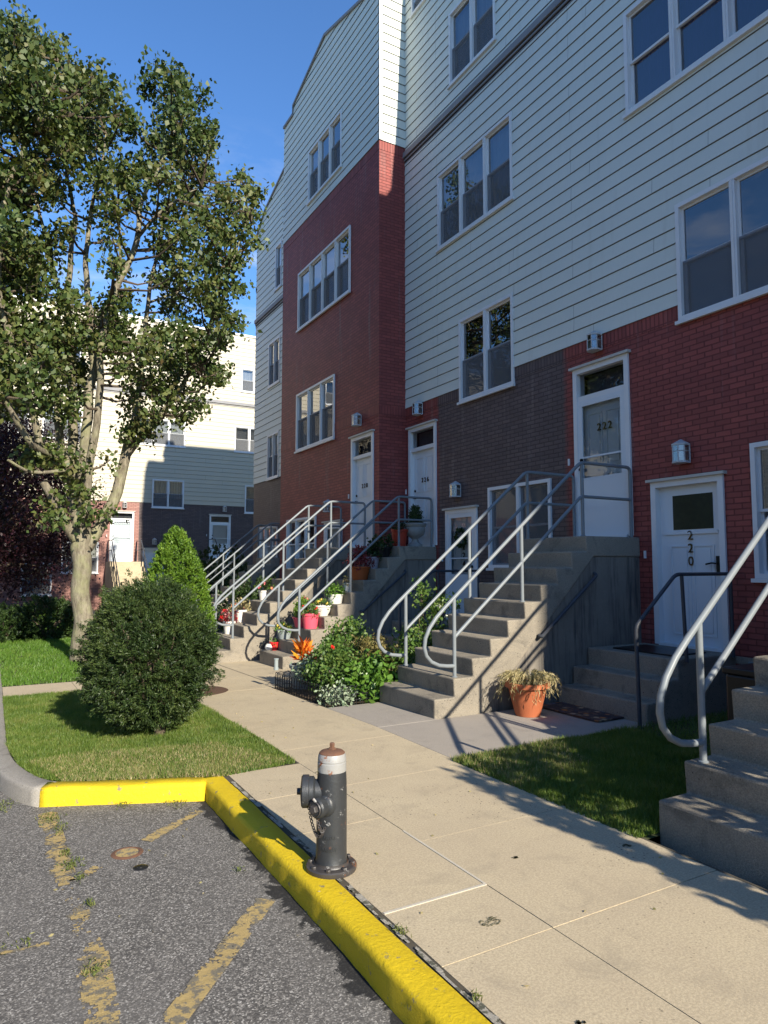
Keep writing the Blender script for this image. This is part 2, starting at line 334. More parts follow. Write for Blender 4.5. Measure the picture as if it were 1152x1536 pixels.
def leaves(c, d, size, aspect=.55, fold=.25, jit=.3):
    """quads: base,left,tip,right; c centres, d directions"""
    n = len(c); L = (size*(1+RNG.uniform(-jit, jit, n)))[:, None]; nn = unit(np.cross(d, rdir(n))); w = np.cross(d, nn)
    b = c-d*L*.5; t = c+d*L*.5-nn*L*fold*.4; m = c-d*L*.05+nn*L*fold*.2
    return np.stack([b, m+w*L*aspect*.5, t, m-w*L*aspect*.5], axis=1)
def text(name, s, T, u, d, z, h, m, parent, ext=.006, sx=1.0):
    cu = bpy.data.curves.new(name, 'FONT'); cu.body = s; cu.size = h*1.4; cu.extrude = ext; cu.align_x = 'CENTER'; cu.offset = .0006
    to = bpy.data.objects.new(name, cu); COL.objects.link(to); dg = bpy.context.evaluated_depsgraph_get(); dg.update()
    me = bpy.data.meshes.new_from_object(to.evaluated_get(dg)); COL.objects.unlink(to); bpy.data.objects.remove(to)
    o0 = Vector(ORG[parent.name])
    for v in me.vertices:
        p = T(u+v.co.x*sx, d-v.co.z, z+v.co.y); v.co = Vector(p)-o0
    me.materials.clear(); me.materials.append(MT[m]); o = bpy.data.objects.new(name, me); return link(o, parent)

# ---------------------------------------------------------------- wall builders
PITCH = .207
def ivals(u0, u1, z0, z1, holes):
    out = [(u0, u1)]
    for h in holes:
        if h[2] < z1-1e-4 and h[3] > z0+1e-4:
            nx = []
            for a, b in out:
                if h[1] <= a or h[0] >= b: nx.append((a, b))
                else:
                    if h[0] > a: nx.append((a, h[0]))
                    if h[1] < b: nx.append((h[1], b))
            out = nx
    return out
def siding(mb, u0, u1, z0, z1, holes=(), top=None):
    zb = [h[2] for h in holes]+[h[3] for h in holes]
    k = 0
    while z0+k*PITCH < z1-.01:
        zc = z0+k*PITCH; zt = min(zc+PITCH, z1); k += 1; zg = min(zc+PITCH-.011, z1)
        cuts = sorted({zc, zg, zt}|{z for z in zb if zc < z < zt})
        for a, b in zip(cuts[:-1], cuts[1:]):
            if b-a < 1e-4: continue
            gap = a >= zg-1e-5
            D = (lambda z: .012) if gap else (lambda z: -.024+.014*(z-zc)/PITCH)
            for ua, ub in ivals(u0, u1, a, b, holes):
                us = [ua, ub]
                if top and min(top(ua), top(ub), top((ua+ub)/2)) < b+.6:
                    n = max(1, int((ub-ua)/.1)); us = [ua+(ub-ua)*i/n for i in range(n+1)]
                for p, q in zip(us[:-1], us[1:]):
                    tp, tq = (top(p), top(q)) if top else (99, 99)
                    if tp <= a and tq <= a: continue
                    zp, zq, ap, aq = min(b, tp), min(b, tq), min(a, tp), min(a, tq)
                    mb.face([(p, D(ap), ap), (q, D(aq), aq), (q, D(zq), zq), (p, D(zp), zp)])
                for p, q in zip(us[:-1], us[1:]):
                    if top and min(top(p), top(q)) < b: continue
                    if a == zc and not gap: mb.face([(p, -.024, a), (q, -.024, a), (q, .012, a), (p, .012, a)])
                    if abs(b-zg) < 1e-5: mb.face([(p, D(b), b), (q, D(b), b), (q, .012, b), (p, .012, b)])
def sheet(mb, u0, u1, z0, z1, holes=(), d=0.0):
    us = sorted({u0, u1}|{x for h in holes for x in h[:2] if u0 < x < u1}); zs = sorted({z0, z1}|{x for h in holes for x in h[2:] if z0 < x < z1})
    for a, b in zip(us[:-1], us[1:]):
        for c, e in zip(zs[:-1], zs[1:]):
            mu, mz = (a+b)/2, (c+e)/2
            if any(h[0] < mu < h[1] and h[2] < mz < h[3] for h in holes): continue
            mb.face([(a, d, c), (b, d, c), (b, d, e), (a, d, e)])
def frame(mb, u0, u1, z0, z1, w, d0, d1):
    mb.box(u0, u0+w, d0, d1, z0, z1); mb.box(u1-w, u1, d0, d1, z0, z1); mb.box(u0+w, u1-w, d0, d1, z1-w, z1); mb.box(u0+w, u1-w, d0, d1, z0, z0+w)
def window(T, u0, u1, z0, z1, n, parent, behind='curtain', split=.5, screens=True, proud=.035, label=None):
    mb = MB(T); fw = .055
    frame(mb, u0, u1, z0, z1, fw, -proud, .12)
    mb.box(u0-.03, u1+.03, -proud-.03, -.02, z0-.045, z0-.001)
    iw = (u1-u0-2*fw); mw = .07; pw = (iw-mw*(n-1))/n; gl = MB(T); sc = MB(T)
    for i in range(n):
        a = u0+fw+i*(pw+mw); b = a+pw
        if i < n-1: mb.box(b, b+mw, -proud+.006, .12, z0+fw, z1-fw); mb.box(b+.028, b+.042, -proud-.004, -proud+.005, z0+fw, z1-fw)
        zm = z0+fw+(z1-z0-2*fw)*split
        frame(mb, a, b, zm-.02, z1-fw, .032, .02, .05); frame(mb, a, b, z0+fw, zm+.02, .032, .051, .085)
        gl.face([(a+.03, .035, zm), (b-.03, .035, zm), (b-.03, .035, z1-fw-.03), (a+.03, .035, z1-fw-.03)])
        gl.face([(a+.03, .068, z0+fw+.03), (b-.03, .068, z0+fw+.03), (b-.03, .068, zm), (a+.03, .068, zm)])
        if screens: zq = z1-fw if screens == 2 else zm+.005; sc.face([(a+.005, .012, z0+fw), (b-.005, .012, z0+fw), (b-.005, .012, zq), (a+.005, .012, zq)])
    w = mb.build('window', 'white', parent); gl.build('pane', 'glass', w)
    if screens: sc.build('insect_screen', 'screen', w)
    bk = MB(T)
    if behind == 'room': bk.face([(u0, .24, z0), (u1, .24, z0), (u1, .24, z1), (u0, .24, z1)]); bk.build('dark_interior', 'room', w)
    else:
        m = max(8, int((u1-u0)/.035)); zt = z1; zb = z0 if behind != 'blind' else z0+(z1-z0)*.35
        for i in range(m):
            a = u0+(u1-u0)*i/m; b = u0+(u1-u0)*(i+1)/m; da = .15+.018*math.sin(i*1.9)+.01*math.sin(i*.7); db = .15+.018*math.sin((i+1)*1.9)+.01*math.sin((i+1)*.7)
            bk.face([(a, da, zb), (b, db, zb), (b, db, zt), (a, da, zt)], None, True)
        bk.build('curtain' if behind != 'blind' else 'blind', behind, w)
    if label: w['label'] = label
    return w
def panels(mb, u0, u1, z0, z1, d, rows):
    for (a, b, c, e) in rows:
        A, B, C, E_ = u0+(u1-u0)*a, u0+(u1-u0)*b, z0+(z1-z0)*c, z0+(z1-z0)*e
        frame(mb, A, B, C, E_, .018, d-.012, d+.001)
        mb.box(A+.05, B-.05, d-.010, d+.001, C+.05, E_-.05)
def door(T, u0, u1, z0, z1, parent, kind='plain', number=None, transom=0.0, vertical=False, hside=-1, header=True, frm='white', label=None):
    """u0..z1 outer casing. Leaf mesh is the part; casing, glass, handle, digits are its pieces."""
    cw = .075; zt = z1-transom; lf = MB(T); a, b, c, e = u0+cw, u1-cw, z0+.02, zt-cw
    D = .06
    lf.box(a, b, D, D+.045, c, e)
    if kind == 'plain': panels(lf, a, b, c, e, D, [(.12, .46, .56, .93), (.54, .88, .56, .93), (.12, .46, .08, .48), (.54, .88, .08, .48)])
    if kind == 'craft':
        panels(lf, a, b, c, e, D, [(.16, .49, .06, .62), (.53, .86, .06, .62)]); lf.box(a+.06, b-.06, D-.02, D-.001, c+(e-c)*.69, c+(e-c)*.71)
    if kind in ('storm', 'scroll'): panels(lf, a, b, c, e, D, [(.15, .46, .5, .9), (.54, .85, .5, .9), (.15, .46, .1, .45), (.54, .85, .1, .45)])
    L = lf.build('door', 'door', parent)
    if label: L['label'] = label
    cs = MB(T)
    cs.box(u0, u0+cw, -.03, .14, z0, z1); cs.box(u1-cw, u1, -.03, .14, z0, z1); cs.box(u0+cw, u1-cw, -.03, .14, z1-cw, z1); cs.box(u0+cw, u1-cw, -.05, .14, z0-.03, z0+.02)
    if transom: cs.box(u0+cw, u1-cw, -.01, .14, zt-cw, zt)
    cs.build('door_frame', frm, L)
    if header: MB(T).box(u0-.04, u1+.04, -.075, .0, z1, z1+.035).build('door_header', 'offwhite', L)
    gl = MB(T)
    if transom:
        gl.face([(a, .05, zt), (b, .05, zt), (b, .05, z1-cw), (a, .05, z1-cw)])
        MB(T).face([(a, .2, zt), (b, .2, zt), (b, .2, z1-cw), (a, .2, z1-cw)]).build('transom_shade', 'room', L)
    if kind == 'craft':
        g0, g1, h0, h1 = a+(b-a)*.22, a+(b-a)*.86, c+(e-c)*.72, c+(e-c)*.94
        MB(T).box(g0, g1, D-.004, D+.002, h0, h1).build('dark_glass', simple('dark_glass', (.006, .008, .006), (.03, .036, .014), .3, 14, 20, .05, .15), L)
    if kind in ('storm', 'scroll'):
        st = MB(T); frame(st, a, b, c, e, .085, -.02, .012); zk = c+.41*(e-c)
        st.box(a+.085, b-.085, -.016, .008, c+.085, zk); st.box(a+.085, b-.085, -.018, .012, zk, zk+.03); zr = zk+(e-zk)*.27; st.box(a+.085, b-.085, -.016, .004, zr, zr+.025)
        if kind == 'scroll':
            for i in range(7): st.tube([(a+.1+(b-a-.2)*(i+t/6)/7, -.02, e-.12-.03*math.sin(PI*t/6)) for t in range(7)], .008, 5)
        st.build('storm_door', 'door', L)
        gl.face([(a+.085, -.004, zk), (b-.085, -.004, zk), (b-.085, -.004, e-.085), (a+.085, -.004, e-.085)])
    if gl.f: gl.build('glass', 'doorglass', L)
    hx = (a+.07) if hside < 0 else (b-.07); hz = z0+1.0
    hb = MB(T)
    if kind == 'craft':
        hb.box(hx-.02, hx+.02, D-.03, D-.001, hz-.11, hz+.12); hb.tube([(hx, D-.05, hz+.03), (hx-.06*(1 if hside > 0 else -1), D-.06, hz+.035), (hx-.14*(1 if hside > 0 else -1), D-.055, hz+.02)], .011, 6)
    else:
        dd = -.02 if kind in ('storm', 'scroll') else D
        hb.lathe([(.001, -.06), (.022, -.055), (.028, -.035), (.012, -.02), (.03, -.004)], T(hx, dd, hz) and (hx, dd, hz), 10, (0, 1, 0)); hb.lathe([(.001, -.03), (.024, -.025), (.026, 0)], (hx, dd, hz+.14), 10, (0, 1, 0))
    hb.build('handle', 'handle', L)
    if number:
        dd = D-.006; uc = (a+b)/2
        if vertical:
            for i, ch in enumerate(number): text('house_number', ch, T, uc, dd-.008, c+(e-c)*.655-i*.16, .115, 'bronze', L)
        else:
            for i, ch in enumerate(number): text('house_number', ch, T, uc+.02+(i-1)*.10, dd-.012 if kind == 'plain' else .035, c+(e-c)*(.66 if kind == 'plain' else .76), .095 if kind == 'plain' else .11, 'digit' if kind == 'plain' else 'bronze', L)
    MB(T).box(u0-.14, u0-.115, -.025, -.002, z0+1.1, z0+1.2).build('doorbell', 'white', L)
    return L
def walllamp(T, u, z, parent, s=1.0):
    o = MB(T)
    w, h = .085*s, .22*s
    o.box(u-.05*s, u+.05*s, -.025, -.001, z+.02, z+h-.02)
    pts = [(-w, -.03), (-w, -.13*s), (-w*.45, -.19*s), (w*.45, -.19*s), (w, -.13*s), (w, -.03)]
    for p in pts: o.tube([(u+p[0], p[1], z), (u+p[0], p[1], z+h)], .0075*s, 5)
    for zz, k in ((z, .022), (z+h, .02), (z+h*.62, .006)): 
        if k > .01: o.prism([(u+p[0]*1.12, p[1]*1.06) for p in pts], zz-k/2, zz+k/2, 'z')
        else: o.tube([(u+p[0], p[1], zz) for p in pts], .006*s, 4)
    i = len(o.v); top = [(u+p[0]*1.1, p[1]*1.04, z+h+.01) for p in pts]; ap = (u, -.08*s, z+h+.075*s)
    for p, q in zip(top, top[1:]+top[:1]): o.face([p, q, ap])
    L = o.build('wall_lamp', 'lamp', parent)
    g = MB(T); 
    for p, q in zip(pts[:-1], pts[1:]): g.face([(u+p[0]*.96, p[1], z+.01), (u+q[0]*.96, q[1], z+.01), (u+q[0]*.96, q[1], z+h-.01), (u+p[0]*.96, p[1], z+h-.01)])
    g.build('lamp_glass', 'lampglass', L); MB(T).lathe([(.001, 0), (.02, .01), (.028, .05), (.001, .09)], (u, -.09*s, z+.06), 8).build('bulb', 'whitepot', L)

# ---------------------------------------------------------------- main row building
def W(ya, yb): return (-max(ya, yb), -min(ya, yb))
def lerpf(P):
    def f(x):
        if x <= P[0][0]: return P[0][1]
        for (a, b), (c, e) in zip(P[:-1], P[1:]):
            if x <= c: return b+(e-b)*(x-a)/(c-a)
        return P[-1][1]
    return f
bld = thing('apartment_building', 'long four-storey red-brick and pale-sided apartment row in shade, filling the right side', 'building', (7.5, 5, 0))
TM = TW(7.5); TB = TW(6.84); TS = TF(12.2)
topM = lerpf([(-22, 13.0), (-21.2, 13.55), (-19.5, 14.07), (-17.8, 14.5), (-12.2, 14.5), (-10.2, 14.0), (-8.6, 13.3), (-7.8, 13.1), (-5.5, 13.1), (-3.3, 14.1), (2.6, 14.1), (8, 13.1), (11.9, 14), (30, 13.1)])
topB = lerpf([(-17.8, 14.26), (-17.11, 14.26), (-17.1, 14.5), (-15, 15.12), (-12.2, 14.3)])
topB2 = lerpf([(-2.95, 14.3), (-1.2, 15.15), (0, 15.12), (2.65, 14.3)])
# openings on the main plane: u0,u1,z0,z1
win = {  # y-range, z-range, panes, backing, screens
 'w3': (W(8.66, 10.94), 7.93, 9.49, 3, 'curtain', True), 'w2': (W(8.70, 10.25), 4.69, 6.27, 2, 'room', True),
 'u2': (W(9.06, 10.50), 11.1, 12.62, 2, 'curtain', True), 'ub': (W(3.95, 6.24), 7.95, 9.46, 3, 'bluecurtain', False), 'wr': (W(3.95, 5.51), 4.75, 6.29, 2, 'room', True),
 'b4': (W(7.88, 9.43), 1.60, 3.0, 2, 'room', 2), 'b0': (W(3.2, 4.64), 1.5, 3.04, 2, 'room', False), 'ut': (W(11.0, 11.9), 13.62, 14.2, 1, 'room', True),
 'l1': (W(19.66, 20.68), 4.37, 5.79, 2, 'room', True), 'l2': (W(19.66, 20.66), 7.35, 8.80, 2, 'curtain', True), 'l3': (W(19.6, 20.15), 10.4, 11.85, 1, 'room', True), 'l0': (W(19.7, 21.35), 1.6, 2.87, 3, 'room', False),
}
drs = {'222': (W(6.33, 7.36), 2.05, 4.57), '226': (W(11.05, 12.07), 2.04, 4.49), '220': (W(4.99, 6.02), .64, 2.73), '224': (W(9.76, 10.74), .62, 2.69)}
holes = [(v[0][0], v[0][1], v[1], v[2]) for v in win.values()]+[(v[0][0], v[0][1], v[1], v[2]) for v in drs.values()]
s = MB(TM)
siding(s, -12.2, 30, 4.97, 14.6, holes, topM); s.build('siding', 'siding', bld); s = MB(TM); siding(s, -22, -17.8, 4.35, 14.6, holes, topM)
s.build('siding', 'siding', bld)
b = MB(TM); sheet(b, -12.2, 30, -.6, 4.77, holes); b.build('brick_wall', 'brick_zone', bld)
b = MB(TM); sheet(b, -12.2, 30, 4.77, 4.97, holes, -.006); 
b.build('soldier_course', 'sold_zone', bld)
b = MB(TM); sheet(b, -22, -17.8, -.6, 4.35, holes); b.build('brick_wall', 'brick_brown', bld)
# horizontal ledge with its double shadow line put in as dark strips
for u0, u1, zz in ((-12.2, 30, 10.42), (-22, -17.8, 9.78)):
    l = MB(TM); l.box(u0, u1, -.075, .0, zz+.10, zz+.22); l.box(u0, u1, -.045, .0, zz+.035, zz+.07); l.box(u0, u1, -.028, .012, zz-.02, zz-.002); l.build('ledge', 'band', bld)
    l = MB(TM); l.box(u0, u1, -.04, .0, zz+.071, zz+.099); l.box(u0, u1, -.022, .010, zz+.0, zz+.034); l.build('ledge_shade_strip', 'dark', bld)
# bay (with door 228) and its twin nearer the street
bwin = {'c1': (W(14.0, 16.0), 11.13, 12.55, 3, 'room', True), 'c2': (W(13.53, 16.62), 7.89, 9.46, 4, 'curtain', True), 'c3': (W(14.33, 16.66), 4.63, 6.16, 3, 'room', True), 'c4': (W(15.34, 17.26), 1.4, 2.86, 3, 'curtain', False)}
bdr = {'228': (W(12.42, 13.44), 2.03, 4.46)}; lowd = (W(13.9, 14.85), .5, 2.65)
bh = [(v[0][0], v[0][1], v[1], v[2]) for v in bwin.values()]+[(bdr['228'][0][0], bdr['228'][0][1], 2.03, 4.46), (lowd[0][0], lowd[0][1], lowd[1], lowd[2])]
s = MB(TB); siding(s, -17.8, -12.2, 10.764, 15.3, bh, topB); s.build('siding', 'siding', bld); s = MB(TB); siding(s, -2.95, 2.65, 10.764, 15.3, [], topB2); s.build('siding', 'siding', bld)
s = MB(TS); siding(s, 6.84, 7.5, 10.764, 14.35); 
s.box(6.825, 6.9, -.03, -.024, 10.764, 14.4); s.build('siding', 'siding', bld)
b = MB(TB); sheet(b, -17.8, -12.2, -.6, 10.56, bh); b.build('brick_wall', 'brick_red', bld); b = MB(TB); sheet(b, -2.95, 2.65, -.6, 10.56); b.build('brick_wall', 'brick_red', bld)
for a_ in ((-17.8, -12.2, 10.56, 10.764), (-17.8, -12.2, 4.77, 4.97), (-2.95, 2.65, 10.56, 10.764)):
    b = MB(TB); sheet(b, *a_, bh, -.006); b.build('soldier_course', 'sold_red', bld)
b = MB(TS); sheet(b, 6.84, 7.5, -.6, 4.77); b.build('brick_wall', 'brick_red', bld); b = MB(TS); sheet(b, 6.84, 7.5, 4.97, 10.56); b.build('brick_wall', 'brick_red', bld)
b = MB(TS); sheet(b, 6.834, 7.5, 4.77, 4.97, (), -.006); b.build('soldier_course', 'sold_red', bld); b = MB(TS); sheet(b, 6.834, 7.5, 10.56, 10.764, (), -.006); b.build('soldier_course', 'sold_red', bld)
b = MB(); 
for yy in (17.8, 2.95): b.face([(6.84, yy, -.6), (7.5, yy, -.6), (7.5, yy, 14.3), (6.84, yy, 14.3)]); b.build('bay_return', 'brick_red', bld); b = MB()
b.face([(6.84, -2.65, -.6), (7.5, -2.65, -.6), (7.5, -2.65, 14.3), (6.84, -2.65, 14.3)]); b.build('bay_return', 'brick_red', bld); b = MB(); b.box(6.84, 7.5, -17.5, -11.9, -.5, 14.6); b.build('bay_return', 'brick_red', bld)
# gable caps, parapet backs, inner core and roof
def cap(mb, prof, us, d0, d1):
    for a, c in zip(us[:-1], us[1:]):
        za, zc = prof(a+1e-6), prof(c-1e-6); i = len(mb.v)
        for d in (d0, d1): mb.v += [mb.T(a, d, za-.02), mb.T(c, d, zc-.02), mb.T(c, d, zc+.05), mb.T(a, d, za+.05)]
        for q in ((0, 1, 2, 3), (7, 6, 5, 4), (0, 4, 5, 1), (3, 2, 6, 7), (0, 3, 7, 4), (1, 5, 6, 2)): mb.f.append(tuple(i+x for x in q)); mb.uv.append([(0, 0)]*4); mb.sm.append(False)
m = MB(TM); cap(m, topM, [-22, -21.2, -19.5, -17.8], -.06, .3); m.build('roof_edge', 'band', bld); m = MB(TM); cap(m, topM, [-12.2, -10.2, -8.6, -7.8, -5.5, -3.3, 2.6, 8, 11.9, 30], -.06, .3); m.build('roof_edge', 'band', bld)
m = MB(TB); cap(m, topB, [-17.8, -17.11, -17.1, -15, -12.2], -.06, .3); m.build('roof_edge', 'band', bld); m = MB(TB); cap(m, topB2, [-2.95, -1.2, 0, 2.65], -.06, .3); m.build('roof_edge', 'band', bld)
def backing(mb, prof, us, d0, d1, z0):
    for a, c in zip(us[:-1], us[1:]):
        i = len(mb.v); za, zc = prof(a+1e-6)-.03, prof(c-1e-6)-.03
        for d in (d0, d1): mb.v += [mb.T(a, d, z0), mb.T(c, d, z0), mb.T(c, d, zc), mb.T(a, d, za)]
        for q in ((0, 1, 2, 3), (7, 6, 5, 4), (0, 4, 5, 1), (3, 2, 6, 7)): mb.f.append(tuple(i+x for x in q)); mb.uv.append([(0, 0)]*4); mb.sm.append(False)
m = MB(TM); backing(m, topM, [-22, -21.2, -19.5, -17.8], .03, .28, 12.6); backing(m, topM, [-12.2, -10.2, -8.6, -7.8, -5.5, -3.3, 2.6, 8, 11.9, 30], .03, .28, 13.0)
m.T = TB; backing(m, topB, [-17.8, -17.11, -17.1, -15, -12.2], .03, .28, 12.8); backing(m, topB2, [-2.95, -1.2, 0, 2.65], .03, .28, 12.8); m.build('parapet', 'siding', bld)
c = MB(); c.box(7.82, 18, -30, 21.97, -.5, 12.95); c.box(7.2, 7.9, 12.42, 17.6, -.5, 13.9); c.box(7.2, 7.9, -2.4, 2.7, -.5, 13.9); c.box(7.52, 7.85, 21.9, 21.97, -.5, 12.6); c.build('inner_core', 'dark', bld)
c = MB(); c.face([(7.5, 22.0, -.5), (18, 22.0, -.5), (18, 22.0, 13.0), (7.5, 22.0, 13.0)]); c.face([(18.02, -30, -.5), (18.02, 22, -.5), (18.02, 22, 12.9), (18.02, -30, 12.9)]); c.build('end_wall', 'siding', bld)
for k_, v in win.items(): window(TM, v[0][0], v[0][1], v[1], v[2], v[3], bld, v[4], .5, v[5])
for k_, v in bwin.items(): window(TB, v[0][0], v[0][1], v[1], v[2], v[3], bld, v[4], .55, v[5])
door(TM, *drs['222'][0], 2.05, 4.57, bld, 'storm', '222', .42, label='white storm door with glass panel and number 222')
door(TM, *drs['226'][0], 2.04, 4.49, bld, 'plain', '226', .42, label='plain pale door with number 226 behind the stone urn')
door(TM, *drs['220'][0], .64, 2.73, bld, 'craft', '220', 0, True, hside=1, label='ground-level white door with dark square pane and upright number 220')
dd = door(TM, *drs['224'][0], .62, 2.69, bld, 'storm', '224', 0, True, hside=1, label='ground-level storm door with dark wreath and upright number 224')
wv = leaves(np.array([(7.47+RNG.normal()*.01, 10.25+.15*math.cos(a)+RNG.normal()*.02, 2.15+.15*math.sin(a)+RNG.normal()*.02) for a in RNG.uniform(0, 2*PI, 260)]), rdir(260), .07)
npmesh('wreath', wv, 4, LEAF['yew'], dd)
door(TB, *bdr['228'][0], 2.03, 4.46, bld, 'plain', '228', .42, label='plain pale door with number 228 at the brick corner')
door(TB, *lowd[0], .5, 2.65, bld, 'storm', None, 0)
for T_, y_, z_ in ((TM, 6.86, 4.74), (TM, 5.50, 2.93), (TM, 11.60, 4.72), (TM, 10.31, 2.92), (TB, 13.03, 4.68), (TB, 14.5, 2.9)): walllamp(T_, -y_, z_, bld)
v_ = MB(TM); frame(v_, *W(4.05, 4.75), .12, .56, .04, -.05, .0); 
for i in range(7): v_.box(-4.71, -4.09, -.045, -.01, .17+i*.05, .195+i*.05)
v_.build('wall_vent', 'greypot', bld)
MB(TM).box(-6.2, -4.3, -.02, -.001, .52, .60).build('door_sill', 'step', bld)

# ---------------------------------------------------------------- building across the end of the court
far = thing('cross_building', 'sunlit cream-sided apartment building closing the far end of the court behind the trees', 'building', (4, 33, 0))
TFa = TF(33.0)
fwin = [((10.5, 11.2), 10.4, 11.6, 1, 'curtain'), ((10.2, 11.75), 7.3, 8.6, 2, 'room'), ((5.5, 7.78), 7.3, 8.55, 3, 'curtain'), ((6.3, 7.77), 4.35, 5.68, 2, 'blind'), ((10.78, 12.2), 4.25, 5.65, 2, 'room'), ((2.55, 4.05), 1.3, 2.68, 2, 'blind'),
        ((-1.2, 1.1), 7.3, 8.6, 3, 'curtain'), ((1.1, 3.1), 10.3, 11.6, 2, 'room'), ((1.6, 3.2), 7.2, 8.6, 2, 'curtain'), ((-6.5, -4.6), 7.3, 8.6, 2, 'room'), ((-6.5, -4.6), 4.3, 5.6, 2, 'curtain'), ((1.0, 2.2), .35, 1.75, 1, 'curtain'), ((-3, -1.4), 10.3, 11.6, 2, 'room')]
fd = [((4.5, 5.53), 1.83, 4.1), ((9.03, 10.08), 1.95, 4.1), ((5.95, 6.9), .3, 2.42)]
fh = [(*a[0], a[1], a[2]) for a in fwin]+[(*a[0], a[1], a[2]) for a in fd]
topF = lerpf([(-22, 13.25), (30, 13.25)])
s = MB(TFa); siding(s, -22, 24, 4.56, 13.25, fh); s.build('siding', 'siding_far', far)
b = MB(TFa); sheet(b, -22, 5.75, -1, 4.56, fh); b.build('brick_wall', 'brick_sunlit', far)
b = MB(TFa); sheet(b, 5.75, 24, -1, 4.56, fh); b.build('brick_wall', 'brick_brown', far)
l = MB(TFa); l.box(-22, 24, -.075, 0, 9.66, 9.80); l.box(-22, 24, -.045, 0, 9.58, 9.62); l.build('ledge', 'band', far)
l = MB(TFa); l.box(-22, 24, -.06, .3, 13.25, 13.35); l.build('roof_edge', 'white', far)
l = MB(); l.box(-22, 24, 33.35, 45, -1, 13.0); l.box(-22, 24, 33.02, 33.4, 12.6, 13.22); l.build('inner_core', 'dark', far)
for a, z0, z1, n_, bk in fwin: window(TFa, a[0], a[1], z0, z1, n_, far, bk)
door(TFa, 4.5, 5.53, 1.83, 4.1, far, 'scroll', None, .32, label='bright white storm door with scroll trim above the far steps')
door(TFa, 9.03, 10.08, 1.95, 4.1, far, 'storm', None, .35); door(TFa, 5.95, 6.9, .3, 2.42, far, 'plain', None, 0)
for u_, z_ in ((5.1, 4.28), (9.75, 4.28), (6.45, 2.62)): walllamp(TFa, u_, z_, far)

# ---------------------------------------------------------------- concrete stairs with pipe railings
def P3(x, y, z): return (x, y, z)
def smooth_path(pts, r=.06, k=4):
    P = [Vector(p) for p in pts]; out = [P[0]]
    for i in range(1, len(P)-1):
        a, b, c = P[i-1], P[i], P[i+1]; d0 = min(r, (b-a).length*.45); d1 = min(r, (c-b).length*.45)
        s_ = b+(a-b).normalized()*d0; e_ = b+(c-b).normalized()*d1
        for t in range(k+1):
            q = t/k; out.append(s_*(1-q)**2+b*2*q*(1-q)+e_*q*q)
    out.append(P[-1]); return out
def railing(parent, xf, xw, zl, y, m='rail', name='railing', dark_end=True):
    """xf = x of lowest riser, landing from xf+2.32 to the wall xw"""
    xl = xf+2.34; R = .0225; ze = zl+.95; sl = .84; s = MB()
    loop = [(.0, 1.0)]
    X1 = xf+.33; z1 = ze-(xl-X1)*sl      # top rail height at first post
    pts = [(xw-.06, y, zl), (xw-.06, y, ze), (xl, y, ze), (X1, y, z1)]
    p = smooth_path(pts, .07)
    tail = [(-.12, -.10), (-.24, -.21), (-.33, -.32), (-.385, -.43), (-.40, -.53), (-.375, -.62), (-.31, -.69), (-.21, -.735), (-.10, -.75), (0, -.755)]
    p = p+[Vector((X1+a, y, z1+b)) for a, b in tail]
    s.tube(p, R, 10)
    rail = s.build(name, m, parent)
    s = MB(); zm = ze-.44; s.tube(smooth_path([(xw-.06, y, zm), (xl, y, zm), (X1, y, zm-(xl-X1)*sl)], .05), R*.95, 10); s.build('middle_rail', m, rail)
    rise = None
    for xp, zt in ((X1, z1), (xf+1.33, ze-(xl-xf-1.33)*sl), (xl+.02, ze)):
        k = min(9, int((xp-xf)/.258)+1); zb = zl-(10-k)*parent['rise'] if xp < xl else zl
        MB().tube([(xp, y, zb-.05), (xp, y, zt)], R, 10).build('post', m, rail)
        MB().lathe([(.034, 0), (.034, .006), (.026, .012), (.022, .012)], (xp, y, zb), 12).build('post_collar', m, rail)
    return rail
def stairs(name, y0, y1, xf, zg, xw, zl, label, group='concrete stairs up to the first-floor doors', side_rail=None, rails=(1, 1), m='rail'):
    t = thing(name, label, 'stairs', (xf, (y0+y1)/2, zg), group); rise = (zl-zg)/10; t['rise'] = rise
    run = .258; prof = [(xf, zg-.25)]
    for k in range(10):
        x = xf+k*run; prof += [(x-.012, zg+k*rise+.006 if k else zg-.25), (x-.0, zg+(k+1)*rise)]
    prof = [(xf, zg-.25)]
    for k in range(10):
        x = xf+k*run; prof += [(x+.008, zg+k*rise), (x-.006, zg+(k+1)*rise)] if k else [(x, zg+rise)]
    xl = xf+9*run
    prof += [(xw-.004, zl), (xw-.004, zl-.26), (xl+.13, zl-.26), (xf+.42, zg-.25)]
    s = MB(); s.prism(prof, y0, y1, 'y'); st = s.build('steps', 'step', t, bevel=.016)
    s = MB(); s.prism([(xf+.38, zg-.3), (xw-.004, zg-.3), (xw-.004, zl-.262), (xl+.131, zl-.262)], y0+.02, y1-.02, 'y'); s.build('side_wall', 'rough', t)
    if rails[0]: railing(t, xf, xw, zl, y0+.09, m)
    if rails[1]: railing(t, xf, xw, zl, y1-.09, m)
    if side_rail:
        yy = side_rail; h = MB(); h.tube(smooth_path([(xf+1.48, yy+.05, .82), (xf+1.48, yy, .80), (xf+2.42, yy, 1.52), (xf+2.42, yy+.05, 1.55)], .04), .021, 8); h.build('side_handrail', 'railgrey', t)
    return t
stairs('concrete_stairs', 6.23, 7.45, 4.18, 0, 7.5, 2.02, 'concrete stairs with looped grey railings rising to door 222, terracotta pot at their side', side_rail=6.16)
stairs('concrete_stairs', 1.62, 2.94, 3.63, 0, 6.84, 2.02, 'nearest concrete stairs with a looped pipe railing, cut off by the right photo edge', side_rail=None)
stairs('concrete_stairs', 11.07, 12.25, 4.33, -.12, 7.5, 2.01, 'concrete stairs to door 226 lined with flower pots and a stone urn on top', side_rail=11.0)
